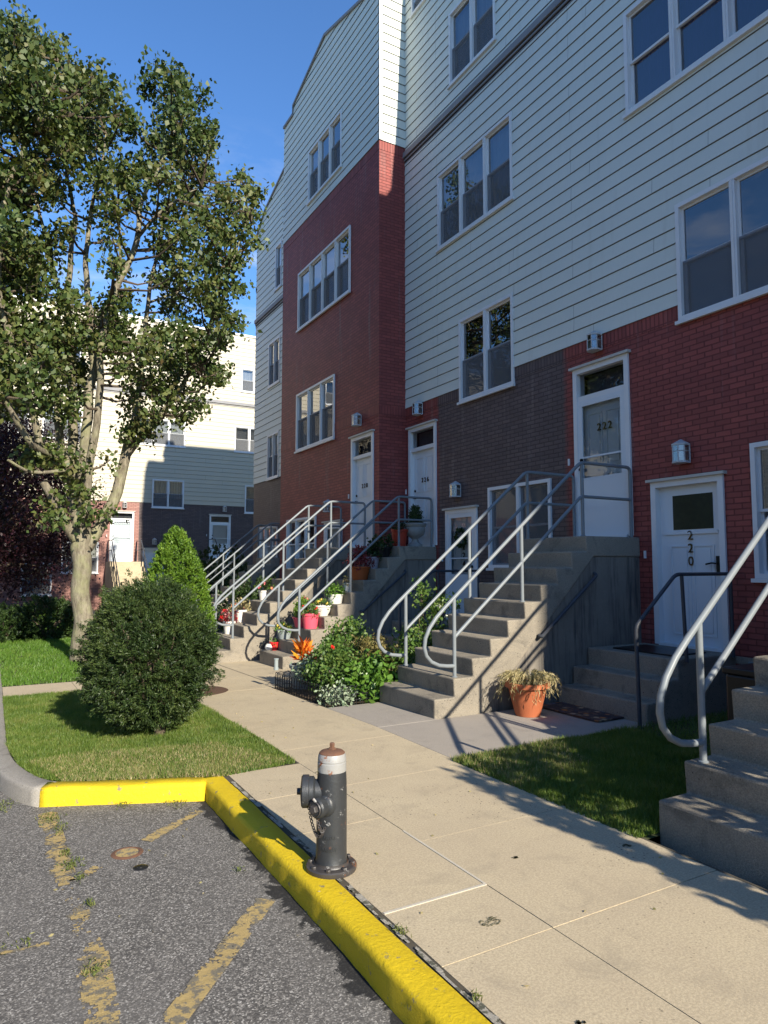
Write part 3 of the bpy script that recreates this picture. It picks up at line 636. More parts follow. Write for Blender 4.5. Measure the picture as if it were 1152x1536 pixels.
stairs('concrete_stairs', 12.62, 13.95, 3.63, -.16, 6.84, 2.01, 'concrete stairs with twin looped railings beside the brick bay, leading to door 228')
stairs('concrete_stairs', 17.95, 19.15, 4.3, -.19, 7.5, 1.86, 'farthest concrete stairs on the right, dark railings half hidden behind the clipped conical tree')
# steps of the far building (face the camera)
def farstairs(x0, x1, zl, n, label):
    t = thing('concrete_stairs', label, 'stairs', ((x0+x1)/2, 33-1.2-n*.28, -.3), 'steps to the doors of the far building'); rise = (zl+.3)/n; yf = 33-1.2-n*.28
    prof = [(yf, -.6)]
    for k in range(n): prof += [(yf+k*.28, -.3+k*rise if k else -.6), (yf+k*.28, -.3+(k+1)*rise)]
    prof += [(32.99, zl), (32.99, -.6)]
    s = MB(); s.prism(prof, x0, x1, 'x'); s.build('steps', 'walk', t)
    for xx in (x0+.08, x1-.08):
        s = MB(); s.tube([(xx, 32.9, zl), (xx, 32.9, zl+.95), (xx, 31.8, zl+.95), (xx, yf+.3, -.3+.95+rise), (xx, yf+.3, -.2)], .022, 6); s.tube([(xx, 32.9, zl+.5), (xx, 31.8, zl+.5), (xx, yf+.3, .2+rise)], .02, 6)
        for q in (.35, .7): s.tube([(xx, yf+.3+(31.5-yf)*q, -.3+(zl+.3)*q), (xx, yf+.3+(31.5-yf)*q, .65+(zl+.3)*q+rise)], .02, 6)
        s.build('railing', 'railgrey', t)
farstairs(4.35, 5.75, 1.8, 10, 'sunlit tan steps below the bright white door of the far building'); farstairs(8.9, 10.2, 1.93, 10, 'shaded steps before the far building, right of the clipped conical tree')

def porch(y0, y1, zg, label, yr, mat=True):
    t = thing('concrete_porch', label, 'porch steps', (6.0, (y0+y1)/2, zg), 'low porches at the ground-level doors'); r = (.63-zg)/3
    s = MB(); s.prism([(5.95, zg-.3), (5.95, zg+r), (6.2, zg+r), (6.2, zg+2*r), (6.46, zg+2*r), (6.46, .63), (7.49, .63), (7.49, zg-.3)], y0, y1, 'y'); s.build('steps', 'step', t, bevel=.016)
    sg = 1 if yr < (y0+y1)/2 else -1
    s = MB(); s.tube(smooth_path([(5.79, yr, zg-.05), (5.77, yr, 1.02), (6.42, yr, 1.55), (7.46, yr, 1.55)], .07), .021, 10); h = s.build('handrail', 'railgrey', t)
    MB().tube([(6.56, yr, .6), (6.52, yr, 1.55)], .02, 8).build('post', 'railgrey', h); MB().tube([(7.38, yr, .6), (7.38, yr, 1.55)], .02, 8).build('post', 'railgrey', h)
porch(4.92, 6.21, 0, 'three-step concrete porch below door 220 with one dark handrail', 4.88)
porch(9.55, 11.05, -.11, 'low concrete porch at door 224, mostly hidden behind the garden bed', 9.6)
mt = MB(); mt.box(5.55, 6.0, 5.22, 6.15, .012, .024); tag(mt.build('door_mat', 'mat', None, (5.75, 5.7, .012)), 'floral door mat lying on the pad before the low porch steps', 'door mat')
mt = MB(); mt.box(6.62, 7.2, 5.1, 5.95, .631, .648); tag(mt.build('door_mat', 'black', None, (6.9, 5.5, .631)), 'plain dark door mat on the porch directly before door 220', 'door mat')

# ---------------------------------------------------------------- ground, kerbs, paving
def gs(name, poly, z, m, kind='structure', step=1.0):
    """flat sheet following the fall of the ground; poly in x,y"""
    me = bpy.data.meshes.new(name); bm = bmesh.new(); bm.faces.new([bm.verts.new((x, y, 0)) for x, y in poly])
    for Yc in (6.3, 8, 10, 12, 14): bmesh.ops.bisect_plane(bm, geom=bm.verts[:]+bm.edges[:]+bm.faces[:], plane_co=(0, Yc, 0), plane_no=(0, 1, 0))
    for v in bm.verts: v.co.z = z+G(v.co.y)
    bmesh.ops.recalc_face_normals(bm, faces=bm.faces)
    bm.to_mesh(me); bm.free(); me.materials.append(MT[m]); o = bpy.data.objects.new(name, me); link(o); o['kind'] = kind; return o
gs('ground', [(-400, -400), (400, -400), (400, 500), (-400, 500)], -.45, 'lawnbase')
gs('parking_lot', [(-40, -30), (1.5, -30), (1.5, 5.3), (.4, 5.9), (.05, 7), (.05, 60), (-40, 60)], -.13, 'asphalt')
gs('paving_base', [(1.62, -12), (3.50, -12), (3.50, 7.45), (3.62, 9), (7.45, 9), (7.45, 14.4), (3.6, 14.4), (3.6, 33), (2.27, 33), (2.27, 5.45), (1.62, 5.45)], -.005, 'joint')
# slabs: real gaps of about a centimetre between them
def slab(mb, x0, x1, y0, y1, t=.06, dz=0.0, g=.0025):
    ys = [y0+g]+[q for q in (6.3, 8, 10, 12, 14) if y0+g < q < y1-g]+[y1-g]
    top = [(x, y) for y in ys for x in (x0+g, x1-g)]; i = len(mb.v)
    for x, y in top: mb.v.append((x, y, G(y)+dz))
    for x, y in top: mb.v.append((x, y, G(y)-t))
    n = len(top)
    for k in range(len(ys)-1):
        a = 2*k; mb.f.append((i+a, i+a+1, i+a+3, i+a+2)); mb.f.append((i+a, i+a+2, i+n+a+2, i+n+a)); mb.f.append((i+a+1, i+n+a+1, i+n+a+3, i+a+3))
    mb.f.append((i, i+n, i+n+1, i+1)); mb.f.append((i+n-2, i+n-1, i+2*n-1, i+2*n-2))
    while len(mb.uv) < len(mb.f): mb.uv.append([(0, 0)]*4); mb.sm.append(False)
sw = MB(); ya = [-9, -7.7, -6.4, -5.1, -3.8, -2.5, -1.2, .1, 1.32, 2.44, 2.93, 4.02, 4.72, 5.42]
for a, c in zip(ya[:-1], ya[1:]):
    if c <= 5.43: slab(sw, 1.665, 2.28, a, c, dz=random.uniform(-.001, .001))
yb = [-9, -7.7, -6.4, -5.1, -3.8, -2.5, -1.2, .1, 1.32, 2.44, 3.56, 4.72, 5.86, 9.3]
for a, c in zip(yb[:-1], yb[1:]): slab(sw, 2.28, 3.47, a, c, dz=random.uniform(-.001, .001))
for a, c in zip([9.3, 10.5, 11.6, 12.8, 14, 15.2, 16.4, 17.6, 18.8, 20, 21.2, 22.4, 23.6, 25, 27, 29], [10.5, 11.6, 12.8, 14, 15.2, 16.4, 17.6, 18.8, 20, 21.2, 22.4, 23.6, 25, 27, 29, 31]): slab(sw, 2.28, 3.6, a, c)
o = sw.build('sidewalk', 'walk', kind='structure')
s = MB()
for a, c in zip([9.25, 10.5, 11.65, 12.9], [10.5, 11.65, 12.9, 14.3]): slab(s, 3.62, 4.9, a, c)
slab(s, 3.6, 7.4, 8.95, 9.25); slab(s, 4.9, 6.0, 9.25, 11.0)
s.build('stair_apron', 'walk', kind='structure', bevel=.004)
s = MB(); 
for x0, x1 in ((-.0, 1.1), (1.1, 2.28)): slab(s, x0+.17 if x0 < .5 else x0, x1, 10.5, 11.6)
s.build('garden_path', 'walk', kind='structure', bevel=.004)
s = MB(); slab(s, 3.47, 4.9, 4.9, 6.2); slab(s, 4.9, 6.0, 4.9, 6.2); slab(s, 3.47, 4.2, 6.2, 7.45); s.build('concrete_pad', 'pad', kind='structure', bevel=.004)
# grout lines that show pale in the joints
s = MB()
for (x0, x1, y0, y1) in ((1.67, 2.28, 2.922, 2.938), (2.270, 2.283, 2.94, 3.75)): s.box(x0, x1, y0, y1, -.02, .0035)
s.build('joint_grout', simple('pale_grout', (.52, .48, .40), (.36, .33, .27), .9, 14, 60, .4), kind='structure')
# kerbs: sweep a rounded section
def sweep(name, path, w, h0, h1, m, label=None):
    P = [Vector((x, y, 0)) for x, y in path]; prof = [(-.006, h0), (0, h1-.032), (.004, h1-.017), (.012, h1-.006), (.024, h1-.001), (.06, h1+.001), (w-.008, h1), (w, h1-.01), (w, h0)]
    s = MB(); rows = []
    for i, p in enumerate(P):
        a = (P[i]-P[i-1]).normalized() if i else (P[1]-P[0]).normalized(); b = (P[i+1]-P[i]).normalized() if i < len(P)-1 else a
        na = Vector((-a.y, a.x, 0)); nb = Vector((-b.y, b.x, 0)); n = (na+nb).normalized(); k = 1/max(.3, n.dot(na))
        wv_ = noise.noise(Vector((p.x*2.3+5, p.y*2.3, 0)))*.010+noise.noise(Vector((p.x*9+5, p.y*9, 0)))*.004
        rows.append([(p.x+n.x*(d*k+(wv_ if d < .1 else 0)), p.y+n.y*(d*k+(wv_ if d < .1 else 0)), z+G(p.y)+(noise.noise(Vector((p.x*3, p.y*3, d*9)))*.008+noise.noise(Vector((p.x*14, p.y*14, d*20)))*.003)) for d, z in prof])
    for r0, r1 in zip(rows[:-1], rows[1:]):
        for j in range(len(prof)-1): s.face([r0[j], r1[j], r1[j+1], r0[j+1]], [(0, 0)]*4)
    s.face(rows[0][::-1], [(0, 0)]*9); s.face(rows[-1], [(0, 0)]*9)
    s.sm = [True]*len(s.f); o = s.build(name, m, fix=True); o['kind'] = 'structure'; return o
def sub(a, b, st=.05):
    n = max(1, int(math.dist(a, b)/st)); return [(a[0]+(b[0]-a[0])*i/n, a[1]+(b[1]-a[1])*i/n) for i in range(n)]
# paths run so that the lawn/walk side is on the left of travel
sweep('yellow_kerb', sub((1.462, 5.43), (1.462, -9))+[(1.462, -9)], .165, -.2, .004, 'yellow')
sweep('yellow_kerb', [p for p in sub((.36, 5.76), (1.455, 5.29))]+[(1.455, 5.29)], .16, -.2, .004, 'yellow')
arc = [(0, 7.6), (.005, 7.3), (.02, 7.0), (.045, 6.72), (.085, 6.45), (.14, 6.2), (.22, 5.97), (.30, 5.83), (.352, 5.765)]
sweep('kerb', sub((0, 40), (0, 7.6), .5)+arc, .17, -.2, .004, 'kerb')
# moss and dirt along the back of the kerb
s = MB()
for i in range(1400):
    y = -2+i*.0052
    for j in range(6):
        x = 1.627+j*.006; p = Vector((x*14, y*5, 0))
        if y < 5.28 and noise.noise(p)+.5*noise.noise(p*3)-.35*abs(j-1.5)/3 > -.22: s.face([(x, y, .0045), (x+.0062, y, .0045), (x+.0062, y+.0054, .0045), (x, y+.0054, .0045)])
s.build('kerb_joint', 'grout', kind='structure')
s = MB()
for (mx_, my_, mr2) in ((2.06, 2.62, .055), (2.5, 5.3, .03), (2.33, 5.1, .05), (3.3, 2.9, .03), (1.9, 1.9, .02), (2.62, 3.1, .02)):
    for i in range(160):
        a = random.uniform(0, 2*PI); r = mr2*random.random()**.5; x, y = mx_+r*math.cos(a), my_+r*.7*math.sin(a)
        if noise.noise(Vector((x*60, y*60, 0))) > -.1: s.face([(x, y, .003+G(y)), (x+.006, y+.001, .003+G(y)), (x+.005, y+.006, .003+G(y)), (x-.001, y+.005, .003+G(y))])
s.build('moss_spots', simple('moss', (.16, .15, .09), (.10, .105, .06), .95, 40), kind='stuff')
# worn parking lines: chipped cells of paint
def stripe(mb, a, b, w, thr, cell=.0095, z=-.1255):
    A = Vector((*a, 0)); B = Vector((*b, 0)); L = (B-A).length; d = (B-A)/L; n = Vector((-d.y, d.x, 0))
    for i in range(int(L/cell)):
        for j in range(int(w/cell)):
            p = A+d*i*cell+n*(j*cell-w/2)
            e = abs(j*cell-w/2)/(w/2)
            if .8*noise.noise(p*7)+.5*noise.noise(p*26)+.5*noise.noise(p*70)+.4*noise.noise(p*3) > thr+.5*e**3:
                q = [p, p+d*cell*1.02, p+d*cell*1.02+n*cell*1.02, p+n*cell*1.02]; mb.face([(v.x, v.y, z) for v in q])
s = MB(); stripe(s, (1.33, 3.60), (.66, 2.83), .12, -.42); stripe(s, (.66, 2.83), (-.9, 1.05), .12, -.42); stripe(s, (1.36, 5.10), (.92, 4.72), .10, -.35); stripe(s, (.60, 4.47), (.45, 4.33), .08, -.05)
stripe(s, (.40, 5.6), (.42, 4.3), .14, -.12); stripe(s, (.43, 4.3), (.46, 3.5), .12, .12); stripe(s, (.46, 3.5), (.40, 2.2), .15, -.32); stripe(s, (.03, 3.72), (.3, 3.7), .04, .05)
s.build('painted_line', 'line', kind='structure')
vc = thing('valve_cover', 'rusty round utility cover with faded yellow paint set flush in the asphalt', 'utility cover', (.785, 4.59, -.129)); s = MB(); s.lathe([(.001, .003), (.068, .003)], (.785, 4.59, -.129), 28); s.build('lid', 'line', vc); s = MB(); s.lathe([(.068, .002), (.072, .006), (.088, .004), (.096, 0)], (.785, 4.59, -.129), 28); s.build('rim', 'rust', vc)
s = MB(); s.lathe([(.001, .006), (.016, .006), (.018, .003), (.040, .003), (.045, 0)], (.82, 4.34, -.13), 20); tag(s.build('drain_plug', 'black', None, (.82, 4.34, -.13)), 'tiny black plug in the asphalt, nearer than the rusty round cover', 'drain plug')

# ---------------------------------------------------------------- grass
def inside(poly, x, y):
    c = np.zeros(len(x), bool); j = len(poly)-1
    for i in range(len(poly)):
        xi, yi = poly[i]; xj, yj = poly[j]
        c ^= ((yi > y) != (yj > y)) & (x < (xj-xi)*(y-yi)/(yj-yi+1e-12)+xi); j = i
    return c
def Gv(y): return -0.025*np.clip(np.minimum(y, 14.0)-6.3, 0, None)
def pts_in(poly, n):
    P = np.array(poly); lo, hi = P.min(0), P.max(0); out = np.zeros((0, 2))
    while len(out) < n:
        q = RNG.uniform(lo, hi, (n*2, 2)); out = np.vstack([out, q[inside(poly, q[:, 0], q[:, 1])]])
    return out[:n]
def grass(poly, n, h, w, m, name='grass', z=.0, jit=.5):
    p = pts_in(poly, n); x, y = p[:, 0], p[:, 1]
    f = np.array([noise.noise(Vector((a*2.1, b*2.1, 0))) for a, b in p]); H_ = h*(1+f*.6)*RNG.uniform(1-jit, 1+jit, n)
    base = np.stack([x, y, Gv(y)+z], 1); a = RNG.uniform(0, 2*PI, n); side = np.stack([np.cos(a), np.sin(a), a*0], 1)*w[0] if hasattr(w, '__len__') else np.stack([np.cos(a), np.sin(a), a*0], 1)*w
    ln = RNG.normal(size=(n, 3))*.45; ln[:, 2] = 1; tip = base+unit(ln)*H_[:, None]
    V = np.stack([base-side, base+side, tip], 1); return npmesh(name, V, 3, LEAF[m], None, (poly[0][0], poly[0][1], 0), 'stuff')
L1 = [(.52, 5.86), (1.6, 5.38), (2.26, 5.44), (2.27, 8.7), (2.28, 10.5), (.17, 10.5), (.17, 7.3), (.24, 6.5), (.36, 6.05)]
gs('lawn', L1, -.012, 'lawnbase'); grass(L1, 150000, .034, .0035, 'grass'); grass([(.52, 5.86), (1.6, 5.38), (2.2, 5.5), (1.9, 6.3), (1.0, 6.6), (.3, 6.6)], 16000, .03, .003, 'dry')
L2 = [(-3, 11.6), (2.28, 11.6), (2.28, 31), (-3, 31)]
gs('lawn', [(.17, 11.6), (2.28, 11.6), (2.28, 31), (.17, 31)], -.012, 'lawnbase'); grass([(.17, 11.6), (2.28, 11.6), (2.28, 31), (.17, 31)], 60000, .05, .008, 'grass2')
L3 = [(3.47, 2.93), (7.45, 2.93), (7.45, 4.9), (3.47, 4.89)]
gs('lawn', L3, -.012, 'lawnbase'); grass([(3.44, 4.0), (4.4, 4.2), (4.6, 4.9), (3.43, 4.88)], 3500, .05, .003, 'dry'); grass([(3.44, 2.94), (5.6, 2.94), (5.6, 4.9), (3.43, 4.88)], 70000, .045, .0035, 'grass')
grass([(5.6, 2.96), (7.45, 2.96), (7.45, 4.9), (5.6, 4.9)], 9000, .05, .004, 'grass')
L4 = [(3.6, 14.4), (7.4, 14.4), (7.4, 17.8), (3.6, 17.8)]; gs('garden_soil', L4, -.01, 'soil')
# weeds along the crack and the kerb foot
wp = []
for cx, cy, r, n in ((.42, 5.45, .08, 260), (.45, 5.2, .05, 160), (.47, 4.55, .05, 220), (.46, 4.75, .03, 120), (.49, 4.35, .03, 90), (.50, 4.0, .03, 90), (.45, 3.35, .05, 150), (.05, 3.72, .07, 150), (-.2, 3.63, .05, 110), (.9, 5.48, .06, 150), (.12, 5.9, .10, 260), (.20, 3.76, .04, 60), (1.25, 5.30, .07, 120), (1.655, 2.2, .02, 60), (1.655, 2.75, .025, 90), (1.66, 1.75, .02, 60), (1.3, 4.0, .03, 40)):
    n = int(n*.45); q = RNG.normal(size=(n, 2))*r*.55; z0 = -.13 if cx < 1.45 else 0.0
    wp.append(np.stack([cx+q[:, 0], cy+q[:, 1]*1.6, np.full(n, z0+.008)], 1))
wp = np.vstack(wp); npmesh('weeds', leaves(wp+np.array([0, 0, .008]), unit(RNG.normal(size=(len(wp), 3))*.7+np.array([0, 0, .8])),   .024, .22), 4, LEAF['weed'], None, (0, 4, -.13), 'stuff')
# fallen leaves and debris
dp = np.stack([RNG.uniform(.0, 3.4, 90), RNG.uniform(2, 9, 90), np.full(90, .006)], 1); dp[:, 2] = np.where(dp[:, 0] < 1.46, -.122, Gv(dp[:, 1])+.006)
dd_ = rdir(90); dd_[:, 2] *= .1; npmesh('fallen_leaves', leaves(dp, unit(dd_), .022, .5, .1), 4, LEAF['dry'], None, (1.5, 4, 0), 'stuff')

# ---------------------------------------------------------------- fire hydrant
hx, hy = 1.66, 3.49
hyd = thing('fire_hydrant', 'dark grey fire hydrant with a silver top and rusty base flange beside the yellow kerb', 'fire hydrant', (hx, hy, 0))
s = MB(); s.lathe([(.09, 0), (.135, .0), (.138, .008), (.138, .024), (.132, .03), (.098, .032), (.094, .04), (.094, .05)], (hx, hy, .002), 40); s.build('base_flange', 'hydrust', hyd)
for i in range(8):
    s = MB(); a = i*PI/4+.2; s.lathe([(.001, .045), (.012, .045), (.014, .041), (.014, .03)], (hx+.117*math.cos(a), hy+.117*math.sin(a), 0), 6, None, False); s.build('flange_bolt', 'hydrust', hyd)
s = MB(); s.lathe([(.093, .03), (.090, .046), (.0845, .06), (.083, .12), (.083, .30), (.0825, .44), (.080, .50), (.0785, .525)], (hx, hy, 0), 48); s.build('barrel', 'hyd', hyd)
s = MB(); s.lathe([(.079, .524), (.0795, .53), (.079, .570), (.0755, .573), (.0755, .577), (.0785, .58), (.076, .605), (.071, .618)], (hx, hy, 0), 48); s.build('bonnet', 'hydwhite', hyd)
s = MB(); s.lathe([(.072, .612), (.071, .620), (.062, .628), (.045, .633), (.024, .637), (.001, .637)], (hx, hy, 0), 40); s.build('top_cap', 'rust', hyd)
s = MB(); s.lathe([(.022, .634), (.022, .644), (.013, .646), (.015, .668), (.012, .672), (.001, .673)], (hx, hy, 0), 5, None, False); s.build('operating_nut', 'rust', hyd)
ax = Vector((-.90, .43, 0)).normalized(); c0 = Vector((hx, hy, .415))
s = MB(); s.lathe([(.062, .055), (.062, .09), (.072, .095), (.078, .10), (.078, .122), (.086, .126), (.086, .158), (.076, .166), (.03, .171), (.018, .172), (.017, .19), (.001, .191)], c0, 32, ax); s.build('pumper_cap', 'hyd', hyd)
ax2 = Vector((-.87, -.42, 0)).normalized(); c2 = Vector((hx, hy, .355))
s = MB(); s.lathe([(.068, .045), (.066, .070), (.060, .080), (.052, .084), (.050, .086), (.050, .102), (.053, .104), (.053, .130), (.046, .138), (.026, .141), (.001, .142)], c2, 28, ax2); s.build('hose_nozzle', 'hyd', hyd)
s = MB(); s.lathe([(.024, .138), (.024, .160), (.020, .165), (.001, .166)], c2, 5, ax2, False); s.lathe([(.036, .137), (.040, .141), (.036, .146)], c2, 20, ax2); s.build('nozzle_cap', 'hydrust', hyd)
s = MB(); e = c2+ax2*.13; s.tube([e+Vector((-.02, 0, .055)), e+Vector((.01, -.01, .02))], .007, 6); s.build('cap_lug', 'hydwhite', hyd)
def chain(a, b, sag, n, m='hydrust'):
    s = MB(); a, b = Vector(a), Vector(b)
    for i in range(n):
        t = (i+.5)/n; p = a.lerp(b, t)+Vector((0, 0, -sag*4*t*(1-t))); q = a.lerp(b, t+.01)+Vector((0, 0, -sag*4*(t+.01)*(1-t-.01))); d = (q-p).normalized()
        sd = d.cross(Vector((0, 1, 0)) if i % 2 else Vector((.7, .7, 0))).normalized()
        s.tube([p+d*.009*math.cos(k*PI/4)+sd*.0065*math.sin(k*PI/4) for k in range(9)], .0032, 5, False)
    s.build('chain', m, hyd)
chain(c0+ax*.13+Vector((0, -.01, -.075)), (hx-.075, hy-.05, .22), .075, 16); chain(c2+ax2*.11+Vector((-.01, 0, -.045)), (hx-.068, hy-.06, .25), .045, 9)
chain(c2+ax2*.09+Vector((.02, 0, -.045)), (hx-.05, hy-.075, .27), .02, 5, 'hydwhite')
def cyl(u, d, z): a = -u/.083; return (hx+(.083-d)*math.sin(-.60-a)*1.0, hy-(.083-d)*math.cos(-.60-a), z)
text('cast_lettering', 'AMERI', cyl, .0, 0, .185, .017, 'hyd', hyd, .003); text('cast_lettering', '1A8259', cyl, 0, 0, .122, .019, 'hyd', hyd, .003)

# ---------------------------------------------------------------- plants
CAMF = (math.sin(math.radians(29.694)), math.cos(math.radians(29.694)))
def ray(px, py):
    F_, yw, pt = 1022.56, math.radians(29.694), math.radians(4.4536)
    f = Vector((math.sin(yw)*math.cos(pt), math.cos(yw)*math.cos(pt), math.sin(pt))); r = Vector((math.cos(yw), -math.sin(yw), 0)); u = Vector((-math.sin(pt)*math.sin(yw), -math.sin(pt)*math.cos(yw), math.cos(pt)))
    return f+r*((px-576)/F_)-u*((py-768)/F_)
def at(px, py, y): d = ray(px, py); return Vector((0, 0, 1.65))+d*(y/d.y)
# big deciduous street tree, about 13 m tall
TY = 14.6
tr = thing('street_tree', 'tall broad tree with many upright pale limbs and bronzed green leaves on the left lawn', 'tree', (1.58, TY, -.2))
def limb(pts, name='limb', n=10, parent=None, m='bark'):
    P = [at(a, b, TY+dy) for a, b, dy, r in pts]; R = [r for *_, r in pts]; Q = []; S = []
    for i in range(len(P)-1):
        p0, p1, p2, p3 = P[max(0, i-1)], P[i], P[i+1], P[min(len(P)-1, i+2)]
        for t in (0, .25, .5, .75):
            Q.append(.5*((2*p1)+(p2-p0)*t+(2*p0-5*p1+4*p2-p3)*t*t+(3*p1-p0-3*p2+p3)*t**3)); S.append(R[i]+(R[i+1]-R[i])*t)
    Q.append(P[-1]); S.append(R[-1])
    Q = [q+Vector((noise.noise(q*1.7), noise.noise(q*1.7+Vector((9, 0, 0))), 0))*.06 for q in Q]
    MB().tube(Q, S, n).build(name, m, parent or tr); return list(zip(Q, S))
SK = []
tk = limb([(125, 992, 0, .30), (125, 975, 0, .24), (123, 930, 0, .176), (123, 880, 0, .17), (122, 840, 0, .175), (121, 808, 0, .19), (121, 790, 0, .18)], 'trunk', 18)
LM = [
 [(123, 812, 0, .13), (112, 767, .1, .125), (113, 727, .2, .115), (93, 680, .4, .085), (88, 640, .5, .08), (87, 590, .6, .07), (84, 500, .8, .05), (90, 430, .9, .035)],
 [(112, 725, .1, .08), (78, 700, -.3, .075), (60, 665, -.5, .07), (50, 625, -.6, .06), (30, 560, -.8, .05), (10, 500, -.9, .045), (-2, 440, -1, .04), (-15, 380, -1.1, .03)],
 [(124, 812, 0, .12), (126, 760, -.1, .11), (128, 680, -.1, .10), (132, 610, 0, .095), (139, 555, .1, .085), (136, 480, .2, .07), (130, 400, .3, .055), (135, 330, .4, .045), (150, 260, .4, .03), (160, 200, .5, .015)],
 [(118, 790, .3, .10), (110, 700, .6, .10), (108, 640, .7, .095), (106, 560, .9, .085), (100, 470, 1.1, .07), (104, 400, 1.2, .06), (112, 330, 1.2, .045), (100, 250, 1.3, .03), (110, 170, 1.4, .015)],
 [(127, 800, -.1, .08), (136, 705, -.3, .075), (146, 614, -.4, .07), (151, 545, -.5, .065), (156, 476, -.4, .07), (180, 420, -.3, .065), (205, 360, -.2, .06), (212, 300, -.1, .045), (232, 262, 0, .035), (262, 190, 0, .025), (270, 120, .1, .012)],
 [(130, 822, 0, .14), (147, 795, .1, .125), (168, 753, .2, .115), (186, 690, .3, .105), (203, 628, .4, .09), (208, 580, .5, .06), (215, 510, .6, .05), (222, 455, .7, .045), (235, 380, .8, .035), (255, 310, .9, .025), (285, 250, 1, .015)],
 [(188, 685, .3, .075), (215, 655, .1, .07), (240, 628, 0, .06), (262, 600, -.1, .05), (290, 550, -.2, .04), (320, 480, -.2, .03), (345, 400, -.2, .02), (372, 320, -.2, .012)],
 [(114, 808, -.1, .11), (100, 785, -.2, .10), (84, 753, -.3, .085), (64, 722, -.4, .07)],
 [(95, 705, -.6, .035), (50, 708, -.8, .03), (12, 690, -1, .022)],
 [(92, 690, -.2, .055), (50, 668, -1, .06), (30, 640, -1.2, .055), (8, 605, -1.4, .05), (-20, 560, -1.6, .04), (-60, 480, -1.8, .03)],
 [(100, 470, 1.1, .05), (75, 380, 1.0, .04), (50, 290, .9, .03), (30, 200, .9, .02), (20, 110, .9, .01)],
 [(139, 555, .1, .05), (165, 500, .6, .04), (180, 430, 1, .035), (178, 350, 1.2, .03), (175, 260, 1.3, .015)],
 [(12, 510, -.7, .09), (6, 470, -.8, .085), (-4, 430, -.9, .08), (0, 340, -1, .06), (20, 260, -1, .04), (60, 180, -.9, .02), (85, 90, -.8, .01)],
 [(207, 355, -.2, .04), (235, 325, -.5, .03), (262, 300, -.7, .02), (300, 280, -.8, .012)],
 [(222, 455, .7, .03), (262, 440, .9, .025), (310, 430, 1, .015)],
]
for L_ in LM: SK += limb(L_)
CL = [(12, 62, 42), (48, 78, 40), (85, 72, 22), (20, 120, 55), (70, 130, 50), (110, 125, 38), (140, 118, 26), (25, 190, 55), (80, 190, 50), (125, 175, 42), (160, 145, 30), (178, 180, 24), (150, 215, 34), (110, 235, 34), (50, 245, 42), (8, 260, 40), (75, 285, 28), (30, 300, 32),
 (252, 108, 22), (268, 130, 28), (290, 155, 26), (262, 175, 34), (300, 195, 28), (225, 128, 16), (240, 215, 34), (275, 225, 34), (312, 215, 20), (215, 250, 28), (250, 268, 34), (300, 260, 28), (200, 195, 14), (180, 262, 28), (150, 275, 32), (205, 300, 26), (165, 318, 28), (285, 300, 28), (255, 320, 26),
 (330, 292, 24), (365, 275, 18), (385, 295, 13), (350, 310, 28), (375, 325, 22), (310, 330, 30), (280, 355, 32), (340, 355, 30), (372, 365, 20), (250, 375, 30), (310, 390, 32), (350, 395, 26), (270, 410, 28), (335, 430, 28), (300, 440, 30), (360, 430, 12), (235, 425, 20), (325, 468, 26), (260, 455, 24), (350, 480, 20),
 (10, 340, 40), (15, 400, 45), (60, 370, 40), (50, 430, 45), (100, 345, 18), (95, 455, 30), (10, 470, 35), (40, 500, 45), (90, 505, 35), (135, 500, 28), (60, 545, 42), (15, 560, 38), (110, 550, 32), (160, 520, 34), (185, 490, 28), (150, 465, 22), (175, 400, 22), (190, 440, 22), (165, 360, 20), (20, 610, 28), (60, 595, 30), (120, 590, 20), (180, 560, 22), (100, 620, 14),
 (215, 530, 24), (240, 500, 26), (285, 500, 34), (330, 510, 28), (255, 545, 34), (300, 550, 38), (325, 565, 26), (220, 575, 26), (260, 590, 30), (295, 605, 20), (235, 620, 18), (200, 600, 20), (205, 640, 16), (222, 640, 14), (190, 655, 9), (272, 625, 12), (75, 755, 13), (80, 780, 10), (105, 705, 10), (125, 735, 12), (130, 770, 9), (50, 690, 16), (75, 680, 14), (118, 690, 8), (165, 690, 5), (160, 768, 5),
 (-20, 100, 50), (-30, 180, 55), (-40, 260, 55), (-35, 350, 55), (-40, 430, 55), (-30, 520, 55), (-80, 200, 70), (-90, 320, 75), (-90, 440, 70), (-20, 600, 40), (-130, 260, 80), (-140, 380, 80)]
TLV = []; BRn = MB(); SKP = np.array([tuple(q) for q, r in SK])
